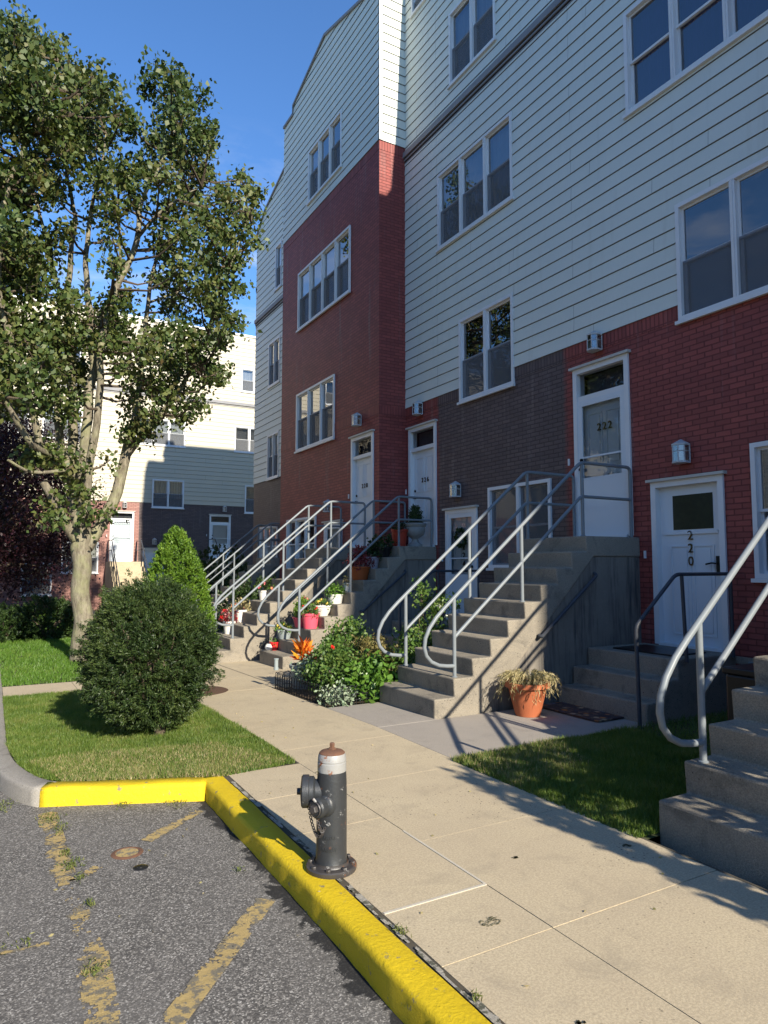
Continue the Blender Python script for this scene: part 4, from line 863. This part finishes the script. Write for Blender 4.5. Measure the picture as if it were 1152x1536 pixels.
for ci, (px, py, rp) in enumerate(CL):
    big = rp > 16
    for rep in range(3 if big else 1):
        dy = RNG.uniform(-1.9, 1.9) if big else RNG.uniform(-.4, .2)-.3*(py > 640); j = rp*.32 if big else 0
        c = at(px+RNG.uniform(-j, j), py+RNG.uniform(-j, j), TY+dy)
        rm = rp*(TY+dy)/1022*(.62 if big else .9)
        n = int(335*(rm/.4)**2 if big else 26+1.6*rp*rp/2)
        n = max(12, min(n, 1150))
        k = 4 if big else 1
        subc = np.array(c)+RNG.normal(size=(max(3, n//24), 3))*rm*.50*np.array([1, 1, .85])
        pick = subc[RNG.integers(0, len(subc), n)]; P_ = pick+RNG.normal(size=(n, 3))*.125
        d = RNG.normal(size=(n, 3)); d[:, 2] -= .5; TLV.append(leaves(P_, unit(d), .112, .68, .3))
        # twig from nearest limb point to clump and on to its sub-clumps
        dd2 = ((SKP-np.array(c))**2).sum(1)+np.where(SKP[:, 2] > c.z, 2.0, 0); q = Vector(SKP[int(dd2.argmin())])
        mid = q.lerp(c, .5)+Vector((0, 0, -.12*(q-c).length)); BRn.tube([q, q.lerp(mid, .6), mid, mid.lerp(c, .55), c], [.03, .026, .021, .016, .009], 5, False)
        for sc_ in subc[:14]: BRn.tube([c.lerp(mid, .25), Vector(sc_).lerp(c, .4)+Vector((0, 0, .02)), Vector(sc_)], [.010, .007, .004], 4, False)
BRn.build('twigs', 'darkbark', tr); npmesh('crown', np.concatenate(TLV), 4, LEAF['tree'], tr)

def shell_shrub(name, c, rad, n, m, size, sprig=.10, lump=.22, aspect=.35, zmin=.02, fill=.72, parent=None, up=.35, power=2.0, lumpf=2.4, org=None, taper=None, per=26):
    """foliage shell of short sprigs standing out of an irregular volume"""
    c = np.array(c); ns = n//per; d = rdir(ns)
    r = np.array([1+lump*noise.noise(Vector(v)*lumpf+Vector(c))+.5*lump*noise.noise(Vector(v)*lumpf*2.7) for v in d])
    r = r*RNG.uniform(fill, 1.02, ns)**.7
    k = (np.abs(d)**power).sum(1)**(-1/power); P_ = d*(k*r)[:, None]
    if taper is not None: P_[:, :2] *= taper(P_[:, 2])[:, None]
    P_ = c+P_*np.array(rad); ok = P_[:, 2] > zmin; P_ = P_[ok]; d = d[ok]; ns = len(P_)
    sd = unit(d+RNG.normal(size=d.shape)*.35+np.array([0, 0, up])); idx = np.repeat(np.arange(ns), per)
    t = RNG.uniform(-.35, 1, len(idx))[:, None]; Q = P_[idx]+sd[idx]*t*sprig+RNG.normal(size=(len(idx), 3))*sprig*.22
    dv = unit(sd[idx]*1.0+RNG.normal(size=(len(idx), 3))*.6)
    return npmesh(name, leaves(Q, dv, size, aspect), 4, LEAF[m], parent, org or tuple(c))
# clipped yew in the near lawn
yw = thing('yew_bush', 'large rounded dark green clipped bush on the near lawn', 'bush', (1.42, 7.1, 0))
shell_shrub('foliage', (1.37, 7.16, .74), (.60, .60, .70), 120000, 'yew',   .029, .055, .22, .26, .10, .66, yw, up=.2, power=3.0, lumpf=4.0, per=40, taper=lambda z: np.where(z < -.35, 1+(z+.35)*.60, np.where(z > .25, 1-(z-.25)*.34, 1.0)))
shell_shrub('inner_foliage', (1.37, 7.16, .72), (.50, .50, .56), 40000, 'yew', .034, .08, .2, .3, .12, .5, yw, power=3, per=40)
s = MB(); s.tube([(1.48, 7.0, -.06), (1.46, 7.02, .15), (1.42, 7.1, .4), (1.38, 7.2, .8)], [.055, .045, .04, .03], 8); s.build('trunk', 'darkbark', yw)
s = MB()
for i in range(46):
    a = random.uniform(0, 2*PI); e = Vector((1.37+.52*math.cos(a)*random.uniform(.5, 1), 7.16+.52*math.sin(a)*random.uniform(.5, 1), random.uniform(.22, 1.2))); b = Vector((1.45, 7.05, random.uniform(.12, .35)))
    mpt = b.lerp(e, .5)+Vector((random.uniform(-.06, .06), random.uniform(-.06, .06), -.05)); s.tube([b, mpt, e], [.016, .011, .005], 5, False)
s.build('branches', 'darkbark', yw)
# cone arborvitae and its mulch ring
av = thing('arborvitae', 'bright green clipped cone-shaped evergreen standing behind the rounded bush', 'evergreen', (2.14, 9.5, -.08))
shell_shrub('foliage', (2.16, 9.5, .98), (.52, .52, 1.14), 60000, 'arb', .034, .055, .10, .45, .0, .82, av, up=.7, power=2.1, lumpf=3, per=30, taper=lambda z: np.clip(.92-.30*z-.18*z*np.abs(z), .1, 1.05))
MB().tube([(2.14, 9.5, -.1), (2.14, 9.5, 1.4)], [.06, .03], 8).build('trunk', 'darkbark', av)
s = MB(); s.lathe([(.001, .03), (.2, .028), (.38, .018), (.46, .0), (.47, -.02)], (2.45, 9.55, G(9.5)+.002), 36); s.build('mulch_ring', 'mulch', kind='stuff')
def hedge(name, c, rad, n, m, label, size=.05, cat='shrub', group='clipped shrubs along the court', power=2.6, lump=.25, sprig=.09, fill=.45):
    t = thing(name, label, cat, (c[0], c[1], G(c[1])), group); shell_shrub('foliage', c, rad, n, m, size, sprig, lump, .5, G(c[1])-.02, fill, t, power=power)
    s = MB()
    for i in range(8):
        a = i*PI/4; s.tube([(c[0], c[1], G(c[1])-.05), (c[0]+rad[0]*.3*math.cos(a), c[1]+rad[1]*.3*math.sin(a), c[2]*.6), (c[0]+rad[0]*.7*math.cos(a), c[1]+rad[1]*.7*math.sin(a), c[2]+rad[2]*.3)], [.03, .02, .008], 5, False)
    s.build('stems', 'darkbark', t); return t
hedge('hedge_bush', (1.25, 19.4, .22), (.72, .7, .60), 16000, 'hedge', 'low clipped hedge bush just left of the big tree trunk', .06)
hedge('hedge_bush', (.25, 19.2, .12), (.55, .6, .52), 12000, 'hedge', 'smaller low hedge bush at the left edge of the photo', .06)
hedge('hedge_bush', (8.2, 28.5, .9), (1.5, .8, 1.6), 16000, 'hedge', 'dark tall shrub in shade below the far right-hand door', .09)
hedge('hedge_bush', (5.6, 16.0, .35), (.9, 1.3, .95), 16000, 'hedge', 'dark shrub growing in the bed between the brick bay and the walk', .07)
hedge('hedge_bush', (6.5, 24.5, .5), (1.2, 1.6, 1.3), 12000, 'hedge', 'shaded shrub beyond the end of the long apartment row', .09)
# purple-leaved tree
pt = thing('plum_tree', 'dark purple-leaved tree shading the wall at the left edge', 'tree', (-.4, 26.5, -.2))
MB().tube([(-.4, 26.5, -.4), (-.4, 26.5, 1.2), (-.2, 26.4, 2.4), (.2, 26.4, 4.6), (.2, 26.4, 6.6)], [.2, .16, .13, .08, .02], 9).build('trunk', 'darkbark', pt)
s = MB(); pl = []
for i in range(120):
    v = Vector(rdir(1)[0]); r = random.uniform(.35, 1)**.6; e = Vector((.0+v.x*3.0*r, 26.3+v.y*2.3*r, 4.0+v.z*3.5*r*(1 if v.z > 0 else .92)))
    if e.x > 2.4 and e.z < 2.2: continue
    b = Vector((-.1, 26.4, min(5.5, max(1.5, e.z*.6)))); s.tube([b, b.lerp(e, .5)+Vector((0, 0, .15)), e], [.05, .03, .008], 5, False)
    n_ = 430; pl.append(leaves(np.array(e)+RNG.normal(size=(n_, 3))*.42, unit(RNG.normal(size=(n_, 3))-np.array([0, 0, .3])), .10, .6))
s.build('branches', 'darkbark', pt); npmesh('crown', np.concatenate(pl), 4, LEAF['plum'], pt)

# garden bed with shrubs, beside the stairs to 222
gs('garden_bed', [(3.52, 7.5), (7.3, 7.5), (7.3, 9.15), (3.52, 9.15)], .006, 'soil')
def bushy(name, label, cat, c, rad, n, m, size, flowers=None, group='plants of the garden bed', stems=10, power=2.0, asp=.6):
    t = thing(name, label, cat, (c[0], c[1], G(c[1])), group)
    ns = max(6, n//26); d = rdir(ns); r = RNG.uniform(.25, 1, ns)**.5; P_ = np.array(c)+d*r[:, None]*np.array(rad); P_[:, 2] = np.maximum(P_[:, 2], G(c[1])+.04)
    idx = np.repeat(np.arange(ns), 26); Q = P_[idx]+RNG.normal(size=(len(idx), 3))*size*1.1
    npmesh('foliage', leaves(Q, unit(RNG.normal(size=Q.shape)+np.array([0, 0, .2])), size, asp), 4, LEAF[m], t)
    s = MB()
    for i in range(stems):
        e = Vector(P_[random.randrange(ns)]); b = Vector((c[0]+random.uniform(-.08, .08), c[1]+random.uniform(-.08, .08), c[2]-rad[2] if c[2]-rad[2] > G(c[1]) else G(c[1])-.02)); s.tube([b, b.lerp(e, .5)+Vector((0, 0, .08*rad[2])), e], [.008, .006, .003], 4, False)
    s.build('stems', 'darkbark', t)
    if flowers:
        fm, k, fs = flowers; ids = RNG.integers(0, ns, k); o_ = d[ids]; o_[:, 2] = np.abs(o_[:, 2]); o_[:, 0] = -np.abs(o_[:, 0]); fp = np.array(c)+unit(o_)*np.array(rad)*.98
        idx = np.repeat(np.arange(k), 16); Q = fp[idx]+RNG.normal(size=(len(idx), 3))*fs*.35; npmesh('flowers', leaves(Q, rdir(len(Q)), fs, .8), 4, LEAF[fm], t)
    return t
bushy('rose_bush', 'leafy rose bush with red blooms at the front of the garden bed', 'shrub', (3.92, 8.15, .30), (.34, .46, .34), 5200, 'rose', .048, ('redflower', 2, .03))
bushy('flowering_shrub', 'brown-green seedy shrub in the middle of the garden bed', 'shrub', (4.35, 7.95, .36), (.34, .36, .38), 4600, 'olive', .040)
bushy('flowering_shrub', 'tall green shrub rising toward the pink bucket on the steps', 'shrub', (4.40, 8.75, .48), (.28, .34, .42), 3600, 'rose', .05, ('pinkflower', 2, .04))
bushy('leafy_plant', 'broad-leaved plant beside the lowest steps to door 222', 'plant', (4.15, 7.62, .20), (.26, .10, .22), 1400, 'broad', .08)
bushy('flowering_shrub', 'green shrub growing against the left side of the stairs to 222', 'shrub', (4.85, 7.75, .42), (.34, .20, .40), 2800, 'rose', .05)
bushy('climbing_plant', 'tall thin leafy stems behind the railing of the stairs to 222', 'plant', (5.40, 7.85, .70), (.34, .24, .60), 1800, 'rose', .055, ('whiteflower', 4, .035))
bushy('climbing_plant', 'single spire of leaves standing highest in the garden bed', 'plant', (5.15, 8.0, 1.1), (.05, .05, .48), 320, 'rose', .055)
bushy('silver_plant', 'low silvery plant spilling onto the pad by the lowest step', 'plant', (3.72, 7.62, .05), (.20, .12, .06), 900, 'silver', .05)
bushy('silver_plant', 'white-leaved plant between the croton and the rose bush', 'plant', (3.78, 8.78, .26), (.13, .13, .16), 500, 'silver', .05)
# wicket fence
wf = thing('wicket_fence', 'low black wicket edging round the garden bed', 'garden edging', (3.5, 8.3, -.04))
def wick(a, b):
    n = int(math.dist(a, b)/.085)
    for i in range(n):
        p = [a[k]+(b[k]-a[k])*i/n for k in (0, 1)]; q = [a[k]+(b[k]-a[k])*(i+1.35)/n for k in (0, 1)]; z = G(p[1]); pts = []
        for t in range(9):
            u = t/8; pts.append((p[0]+(q[0]-p[0])*(.5-.5*math.cos(PI*u)), p[1]+(q[1]-p[1])*(.5-.5*math.cos(PI*u)), z+.15+.075*math.sin(PI*u)))
        pts = [(p[0], p[1], z-.02)]+pts+[(q[0], q[1], z-.02)]; WK.tube(pts, .0045, 4, False)
    for zz in (.05, .12): WK.tube([(a[0], a[1], G(a[1])+zz), (b[0], b[1], G(b[1])+zz)], .0045, 4)
for nm, a, b in (('front_edging', (3.5, 7.48), (3.5, 9.2)), ('side_edging', (3.5, 7.48), (4.12, 7.50)), ('side_edging', (3.5, 9.2), (4.0, 9.2))):
    WK = MB(); wick(a, b); WK.build(nm, 'wicket', wf)
s = MB(); s.lathe([(.035, 0), (.036, .03), (.03, .035), (.03, .14), (.036, .145), (.036, .16), (.001, .165)], (3.5, 9.2, .18), 12); lt = s.build('solar_light', 'greypot', wf)

# pots
def pot(name, label, x, y, z, h, r0, r1, m, rim=.02, plant=None, cat='plant pot', n=20, group='pots of plants about the stairs', prof=None, ph=.2, pr=None, psize=.045, pn=320, flowers=None, soil=True):
    t = thing(name, label, cat, (x, y, z), group); s = MB()
    s.lathe(prof or [(.001, .0), (r0, .0), (r0+(r1-r0)*.85, h*.84), (r1, h*.84), (r1+rim*.5, h*.86), (r1+rim*.6, h), (r1*.9, h), (r1*.88, h*.9)], (x, y, z+.002), n); s.build('pot', m, t)
    if soil: MB().lathe([(.001, h*.9), (r1*.9, h*.9)], (x, y, z), n).build('soil', 'soil', t)
    if plant:
        pr = pr or r1*1.15; ns = max(5, pn//12); d = rdir(ns); d[:, 2] = np.abs(d[:, 2]); P_ = np.array([x, y, z+h*.9])+d*np.array([pr, pr, ph])*(RNG.uniform(.3, 1, ns)**.5)[:, None]
        idx = np.repeat(np.arange(ns), 12); Q = P_[idx]+RNG.normal(size=(len(idx), 3))*psize*.7; npmesh('foliage', leaves(Q, unit(RNG.normal(size=Q.shape)+np.array([0, 0, .4])), psize, .6), 4, LEAF[plant], t)
        s = MB()
        for i in range(7): s.tube([(x, y, z+h*.85), tuple(P_[i % ns])], [.005, .003], 4, False)
        s.build('stems', 'darkbark', t)
        if flowers:
            fm, k, fs = flowers; ids = RNG.integers(0, ns, k); fp = P_[ids]+np.array([-.01, -.02, .02]); fp[:, 2] = np.maximum(fp[:, 2], z+h+.02); idx = np.repeat(np.arange(k), 14); Q = fp[idx]+RNG.normal(size=(len(idx), 3))*fs*.4; npmesh('flowers', leaves(Q, rdir(len(Q)), fs, .8), 4, LEAF[fm], t)
    return t
# big terracotta pot with a dried trailing plant
tp = pot('terracotta_pot', 'large terracotta pot with dried trailing plant at the side of the stairs to 222', 5.18, 5.88, .0, .36, .135, .225, 'terra', .045, n=36)
cv = []; fl = []
for i in range(130):
    a = random.uniform(0, 2*PI); rr = random.uniform(.02, .2); b = Vector((5.18+rr*math.cos(a), 5.88+rr*math.sin(a), .34)); o_ = Vector((math.cos(a), math.sin(a), 0)); L_ = random.uniform(.08, .25); drop = random.uniform(-.24, .10)
    pts = [b, b+o_*L_*.35+Vector((0, 0, .12)), b+o_*L_*.8+Vector((0, 0, .08+drop*.3)), b+o_*L_*1.0+Vector((random.uniform(-.04, .04), random.uniform(-.04, .04), drop*.8))]
    for p, q in zip(pts[:-1], pts[1:]):
        for k in range(7): cv.append(p.lerp(q, k/7)+Vector((random.gauss(0, .006), random.gauss(0, .006), random.gauss(0, .006)))); fl.append((q-p).normalized()+Vector((random.gauss(0, .35), random.gauss(0, .35), random.gauss(0, .35))))
npmesh('dried_plant', leaves(np.array(cv), unit(np.array(fl)), .055, .13), 4, LEAF['dry'], tp)
# croton at the front of the bed
ct = pot('croton_pot', 'potted croton with orange and yellow leaves at the front corner of the garden bed', 3.83, 9.0, -.06, .32, .15, .185, 'greypot', .03, n=28, cat='potted plant')
cc = []; cd = []
for i in range(64):
    a = random.uniform(0, 2*PI); el = random.uniform(.15, 1.45); v = Vector((math.cos(a)*math.cos(el), math.sin(a)*math.cos(el), math.sin(el))); L_ = random.uniform(.13, .24); b = Vector((3.83, 9.0, .30+random.uniform(0, .16)*math.sin(el)))
    cc.append(tuple(b+v*L_*.6)); cd.append(tuple(v))
npmesh('croton_leaves', leaves(np.array(cc), np.array(cd), .22, .30, .35), 4, LEAF['croton'], ct); MB().tube([(3.83, 9, .2), (3.83, 9, .45)], [.012, .006], 6).build('stem', 'darkbark', ct)
zs = lambda k: -.12+.213*k
pot('flower_bucket', 'pink bucket of leafy flowers on the third step to door 226', 4.96, 11.36, zs(3), .27, .12, .155, 'pink', .02, 'rose', 'bucket', ph=.2, pn=420, flowers=('redflower', 4, .035))
pot('fluted_planter', 'white fluted bowl planter on the step above the pink bucket', 5.22, 11.42, zs(4)+.0, .19, .12, .16, 'whitepot', .02, 'rose', ph=.1, pn=200, prof=[(.001, 0), (.10, 0), (.105, .02), (.14, .08), (.155, .15), (.17, .16), (.17, .19), (.14, .19), (.135, .17)], flowers=('yellowflower', 5, .03))
pot('white_pot', 'plain white pot of bushy green leaves on the steps to 226', 5.48, 11.42, zs(5), .17, .12, .145, 'whitepot', .015, 'broad', ph=.19, pn=520, pr=.19)
pot('small_white_pot', 'small narrow white pot with dry stems below the orange pot', 5.72, 11.42, zs(6), .16, .05, .07, 'whitepot', .01, 'dry', ph=.12, pn=90)
pot('orange_pot', 'wide orange clay pot in shade on the upper steps to 226', 5.99, 11.42, zs(7), .25, .14, .19, 'orange', .03, 'redleaf', ph=.42, pn=700, pr=.24, psize=.06)
pot('lilac_pot', 'pale lilac pot behind the orange clay pot', 6.24, 11.45, zs(8), .22, .13, .165, 'lilac', .02, 'hedge', ph=.2, pn=380, pr=.22)
pot('black_planter', 'black planter with dark leaves just below the top landing', 6.47, 11.45, zs(9), .2, .15, .2, 'black', .02, 'hedge', ph=.24, pn=520, pr=.25, psize=.06)
pot('red_clay_pot', 'red clay pot standing left of the stone urn on the landing', 6.85, 11.40, 2.01, .33, .12, .16, 'redpot', .02, 'hedge', ph=.22, pn=260)
ur = pot('stone_urn', 'grey stone urn with a small clipped evergreen before door 226', 7.18, 11.36, 2.01, .46, .15, .2, 'stonepot', 0, 'yew', cat='urn', n=30, ph=.42, pr=.15, psize=.03, pn=3600,
 prof=[(.001, 0), (.15, 0), (.15, .04), (.11, .06), (.07, .10), (.065, .15), (.10, .18), (.17, .23), (.20, .30), (.205, .36), (.195, .38), (.22, .40), (.235, .44), (.22, .46), (.19, .45)])
pot('flowering_pot', 'white pot with orange and pink flowers near the left railing of the steps to 226', 5.15, 12.0, zs(4), .17, .09, .12, 'whitepot', .015, 'rose', ph=.14, pn=240, flowers=('pinkflower', 8, .035))
pot('grey_pot', 'blue-grey pot of yellow flowers low on the left of the steps to 226', 4.66, 11.85, zs(2), .17, .10, .14, 'greypot', .015, 'broad', ph=.13, pn=240, flowers=('yellowflower', 9, .03))
pot('magenta_pot', 'dark magenta pot with a pointed green shrub on the steps to 226', 4.93, 11.72, zs(3), .18, .11, .15, 'pink', .02, 'arb', ph=.42, pr=.13, psize=.04, pn=900)
pot('red_can', 'little bright red pot beside the rail post of the stairs to 226', 4.52, 12.0, zs(1), .15, .06, .085, 'redcan', .01, 'rose', ph=.07, pn=40)
pot('striped_jar', 'small cream and green round jar on the lowest step to 226', 4.43, 12.02, zs(1)-.0, .12, .05, .06, 'whitepot', 0, prof=[(.001, 0), (.05, 0), (.07, .03), (.075, .06), (.06, .10), (.04, .11), (.045, .12), (.03, .12)], soil=False, cat='jar')
for i, (x, y, k, lb, fl_) in enumerate(((4.15, 13.55, 2, 'white pot with reddish flowers on the lower left of the stairs to 228', ('redflower', 9, .04)), (4.4, 13.6, 3, 'white pot with tan grasses on the left of the stairs to 228', ('pinkflower', 3, .03)))):
    pot('white_pot', lb, x, y, -.16+.217*k, .25, .09, .12, 'whitepot', .015, 'redleaf' if i == 0 else 'dry', ph=.28, pn=300, pr=.2, flowers=fl_)
pot('white_pot', 'white pot with pink blooms in front of the far conical tree bed', 4.9, 13.62, -.16+.217*5, .2, .09, .12, 'whitepot', .015, 'rose', ph=.3, pn=300, pr=.22, flowers=('pinkflower', 6, .04))
# storage box by the nearest stairs
bx = thing('storage_box', 'black storage box with a white sticker behind the nearest stairs', 'storage box', (5.7, 3.4, 0))
s = MB(); s.box(5.5, 6.05, 3.16, 3.72, 0, .72); s.build('body', 'black', bx, bevel=.02)
MB().box(5.48, 6.07, 3.14, 3.74, .722, .78).build('lid', 'black', bx, bevel=.012)
MB().prism([(3.36, .42), (3.52, .42), (3.52, .50), (3.40, .50)], 5.494, 5.499, 'x').build('sticker', 'whitepot', bx)
# unseen shrub added just behind the viewer's right to shade the nearest steps
hedge('hedge_bush', (4.5, -.30, 1.12), (1.16, .97, 1.15), 110000, 'hedge', 'unseen clipped shrub added to cast the shadow on the nearest stairs', .045, power=7, lump=.04, sprig=.04, fill=.8)

# row added across the parking lot, out of view: cuts sky light, fills window reflections
opp = thing('unseen_opposite_building', 'unseen pale-sided apartment row added for window reflections and less sky light', 'building', (-24, 5, -.13))
TO = lambda u, d, z: (-24-d, u, z)
ow = [((-18+5*i, -16.2+5*i), z0, z0+1.5, 2) for i in range(8) for z0 in (1.5, 4.7, 7.9, 11.1)]
s = MB(TO); siding(s, -30, 26, 4.97, 13.6, [(*a, b_, c_) for a, b_, c_, _ in ow]); s.build('siding', 'siding', opp)
s = MB(TO); sheet(s, -30, 26, -.6, 4.97, [(*a, b_, c_) for a, b_, c_, _ in ow]); s.build('brick_wall', 'brick_red', opp)
s = MB(); s.box(-36, -24.4, -30, 26, -.5, 13.5); s.build('inner_core', 'dark', opp)
for a, b_, c_, n_ in ow: window(TO, *a, b_, c_, n_, opp, 'room', screens=False)
def backtree(x, y, h, r, label):  # trees added out of view to temper fill light and feed reflections
    t = thing('unseen_tree', label, 'tree', (x, y, -.3), 'unseen trees added across the parking lot'); MB().tube([(x, y, -.4), (x, y, h*.35), (x+.2, y, h*.8)], [.3, .22, .05], 8).build('trunk', 'bark', t); pl = []; s = MB()
    for i in range(70):
        v = Vector(rdir(1)[0]); q = random.uniform(.4, 1); e = Vector((x+v.x*r*q, y+v.y*r*q, h*.62+v.z*h*.36*q)); s.tube([(x, y, min(e.z*.75, h*.7)), tuple(e)], [.06, .01], 5, False)
        pl.append(leaves(np.array(e)+RNG.normal(size=(150, 3))*.6, rdir(150), .24, .65))
    s.build('branches', 'bark', t); npmesh('crown', np.concatenate(pl), 4, LEAF['tree'], t)
backtree(-12, 2, 5.6, 2.4, 'unseen broad tree added across the parking lot, nearest the viewer'); backtree(-13, 12, 6.2, 2.6, 'unseen taller tree added across the parking lot, farther along')

# ---------------------------------------------------------------- light, sky, camera
EL, DEL = math.radians(27.0), math.atan(.047)
sun = bpy.data.lights.new('sun', 'SUN'); sun.energy = 5.0; sun.angle = math.radians(.53); sun.color = (1, .91, .76)
so = bpy.data.objects.new('sun', sun); COL.objects.link(so)
ts = Vector((math.sin(DEL)*math.cos(EL), -math.cos(DEL)*math.cos(EL), math.sin(EL))); so.rotation_euler = (ts).to_track_quat('Z', 'Y').to_euler(); so.location = (0, -20, 20)
w = bpy.data.worlds.new('World'); SC.world = w; w.use_nodes = True; t = w.node_tree; bg = t.nodes['Background']
sk = t.nodes.new('ShaderNodeTexSky'); sk.sky_type = 'NISHITA'; sk.sun_disc = False; sk.sun_elevation = EL; sk.sun_rotation = PI-DEL; sk.altitude = 0; sk.air_density = 1.0; sk.dust_density = 0.0; sk.ozone_density = 3.0
tc = t.nodes.new('ShaderNodeTexCoord'); mp = t.nodes.new('ShaderNodeMapping'); mp.inputs['Scale'].default_value = (2.2, 2.2, 9); t.links.new(tc.outputs['Generated'], mp.inputs[0])
nz = t.nodes.new('ShaderNodeTexNoise'); nz.inputs['Scale'].default_value = 2.3; nz.inputs['Detail'].default_value = 9; nz.inputs['Roughness'].default_value = .62; nz.inputs['Distortion'].default_value = .5; t.links.new(mp.outputs[0], nz.inputs['Vector'])
rp = t.nodes.new('ShaderNodeValToRGB'); rp.color_ramp.elements[0].position = .47; rp.color_ramp.elements[1].position = .72; rp.color_ramp.elements[1].color = (.55, .55, .55, 1); t.links.new(nz.outputs['Fac'], rp.inputs[0])
mx = t.nodes.new('ShaderNodeMix'); mx.data_type = 'RGBA'; mx.inputs[7].default_value = (5, 5.4, 6.2, 1); 
sx_ = t.nodes.new('ShaderNodeSeparateXYZ'); t.links.new(tc.outputs['Generated'], sx_.inputs[0]); mr_ = t.nodes.new('ShaderNodeMapRange'); mr_.inputs['From Min'].default_value = .56; mr_.inputs['From Max'].default_value = .40; t.links.new(sx_.outputs[2], mr_.inputs[0])
cm_ = t.nodes.new('ShaderNodeMath'); cm_.operation = 'MULTIPLY'; t.links.new(rp.outputs[0], cm_.inputs[0]); t.links.new(mr_.outputs[0], cm_.inputs[1]); t.links.new(cm_.outputs[0], mx.inputs[0]); tn = t.nodes.new('ShaderNodeMix'); tn.data_type = 'RGBA'; tn.blend_type = 'MULTIPLY'; tn.inputs[0].default_value = 1; tn.inputs[7].default_value = (.70, 1.0, 1.30, 1); t.links.new(sk.outputs[0], tn.inputs[6]); t.links.new(tn.outputs[2], mx.inputs[6])
t.links.new(mx.outputs[2], bg.inputs[0]); bg.inputs[1].default_value = .097
cam = bpy.data.cameras.new('camera'); co = bpy.data.objects.new('camera', cam); COL.objects.link(co); SC.camera = co
co.location = (0, 0, 1.65); co.rotation_euler = (math.radians(90+4.4536), 0, -math.radians(29.694)); cam.sensor_fit = 'VERTICAL'; cam.sensor_height = 36; cam.sensor_width = 27; cam.lens = 1022.56*36/1536; cam.clip_end = 2000; cam.clip_start = .05
SC.render.resolution_x = 768; SC.render.resolution_y = 1024
SC.view_settings.view_transform = 'Standard'; SC.view_settings.look = 'None'; SC.view_settings.exposure = .97; SC.view_settings.gamma = 1
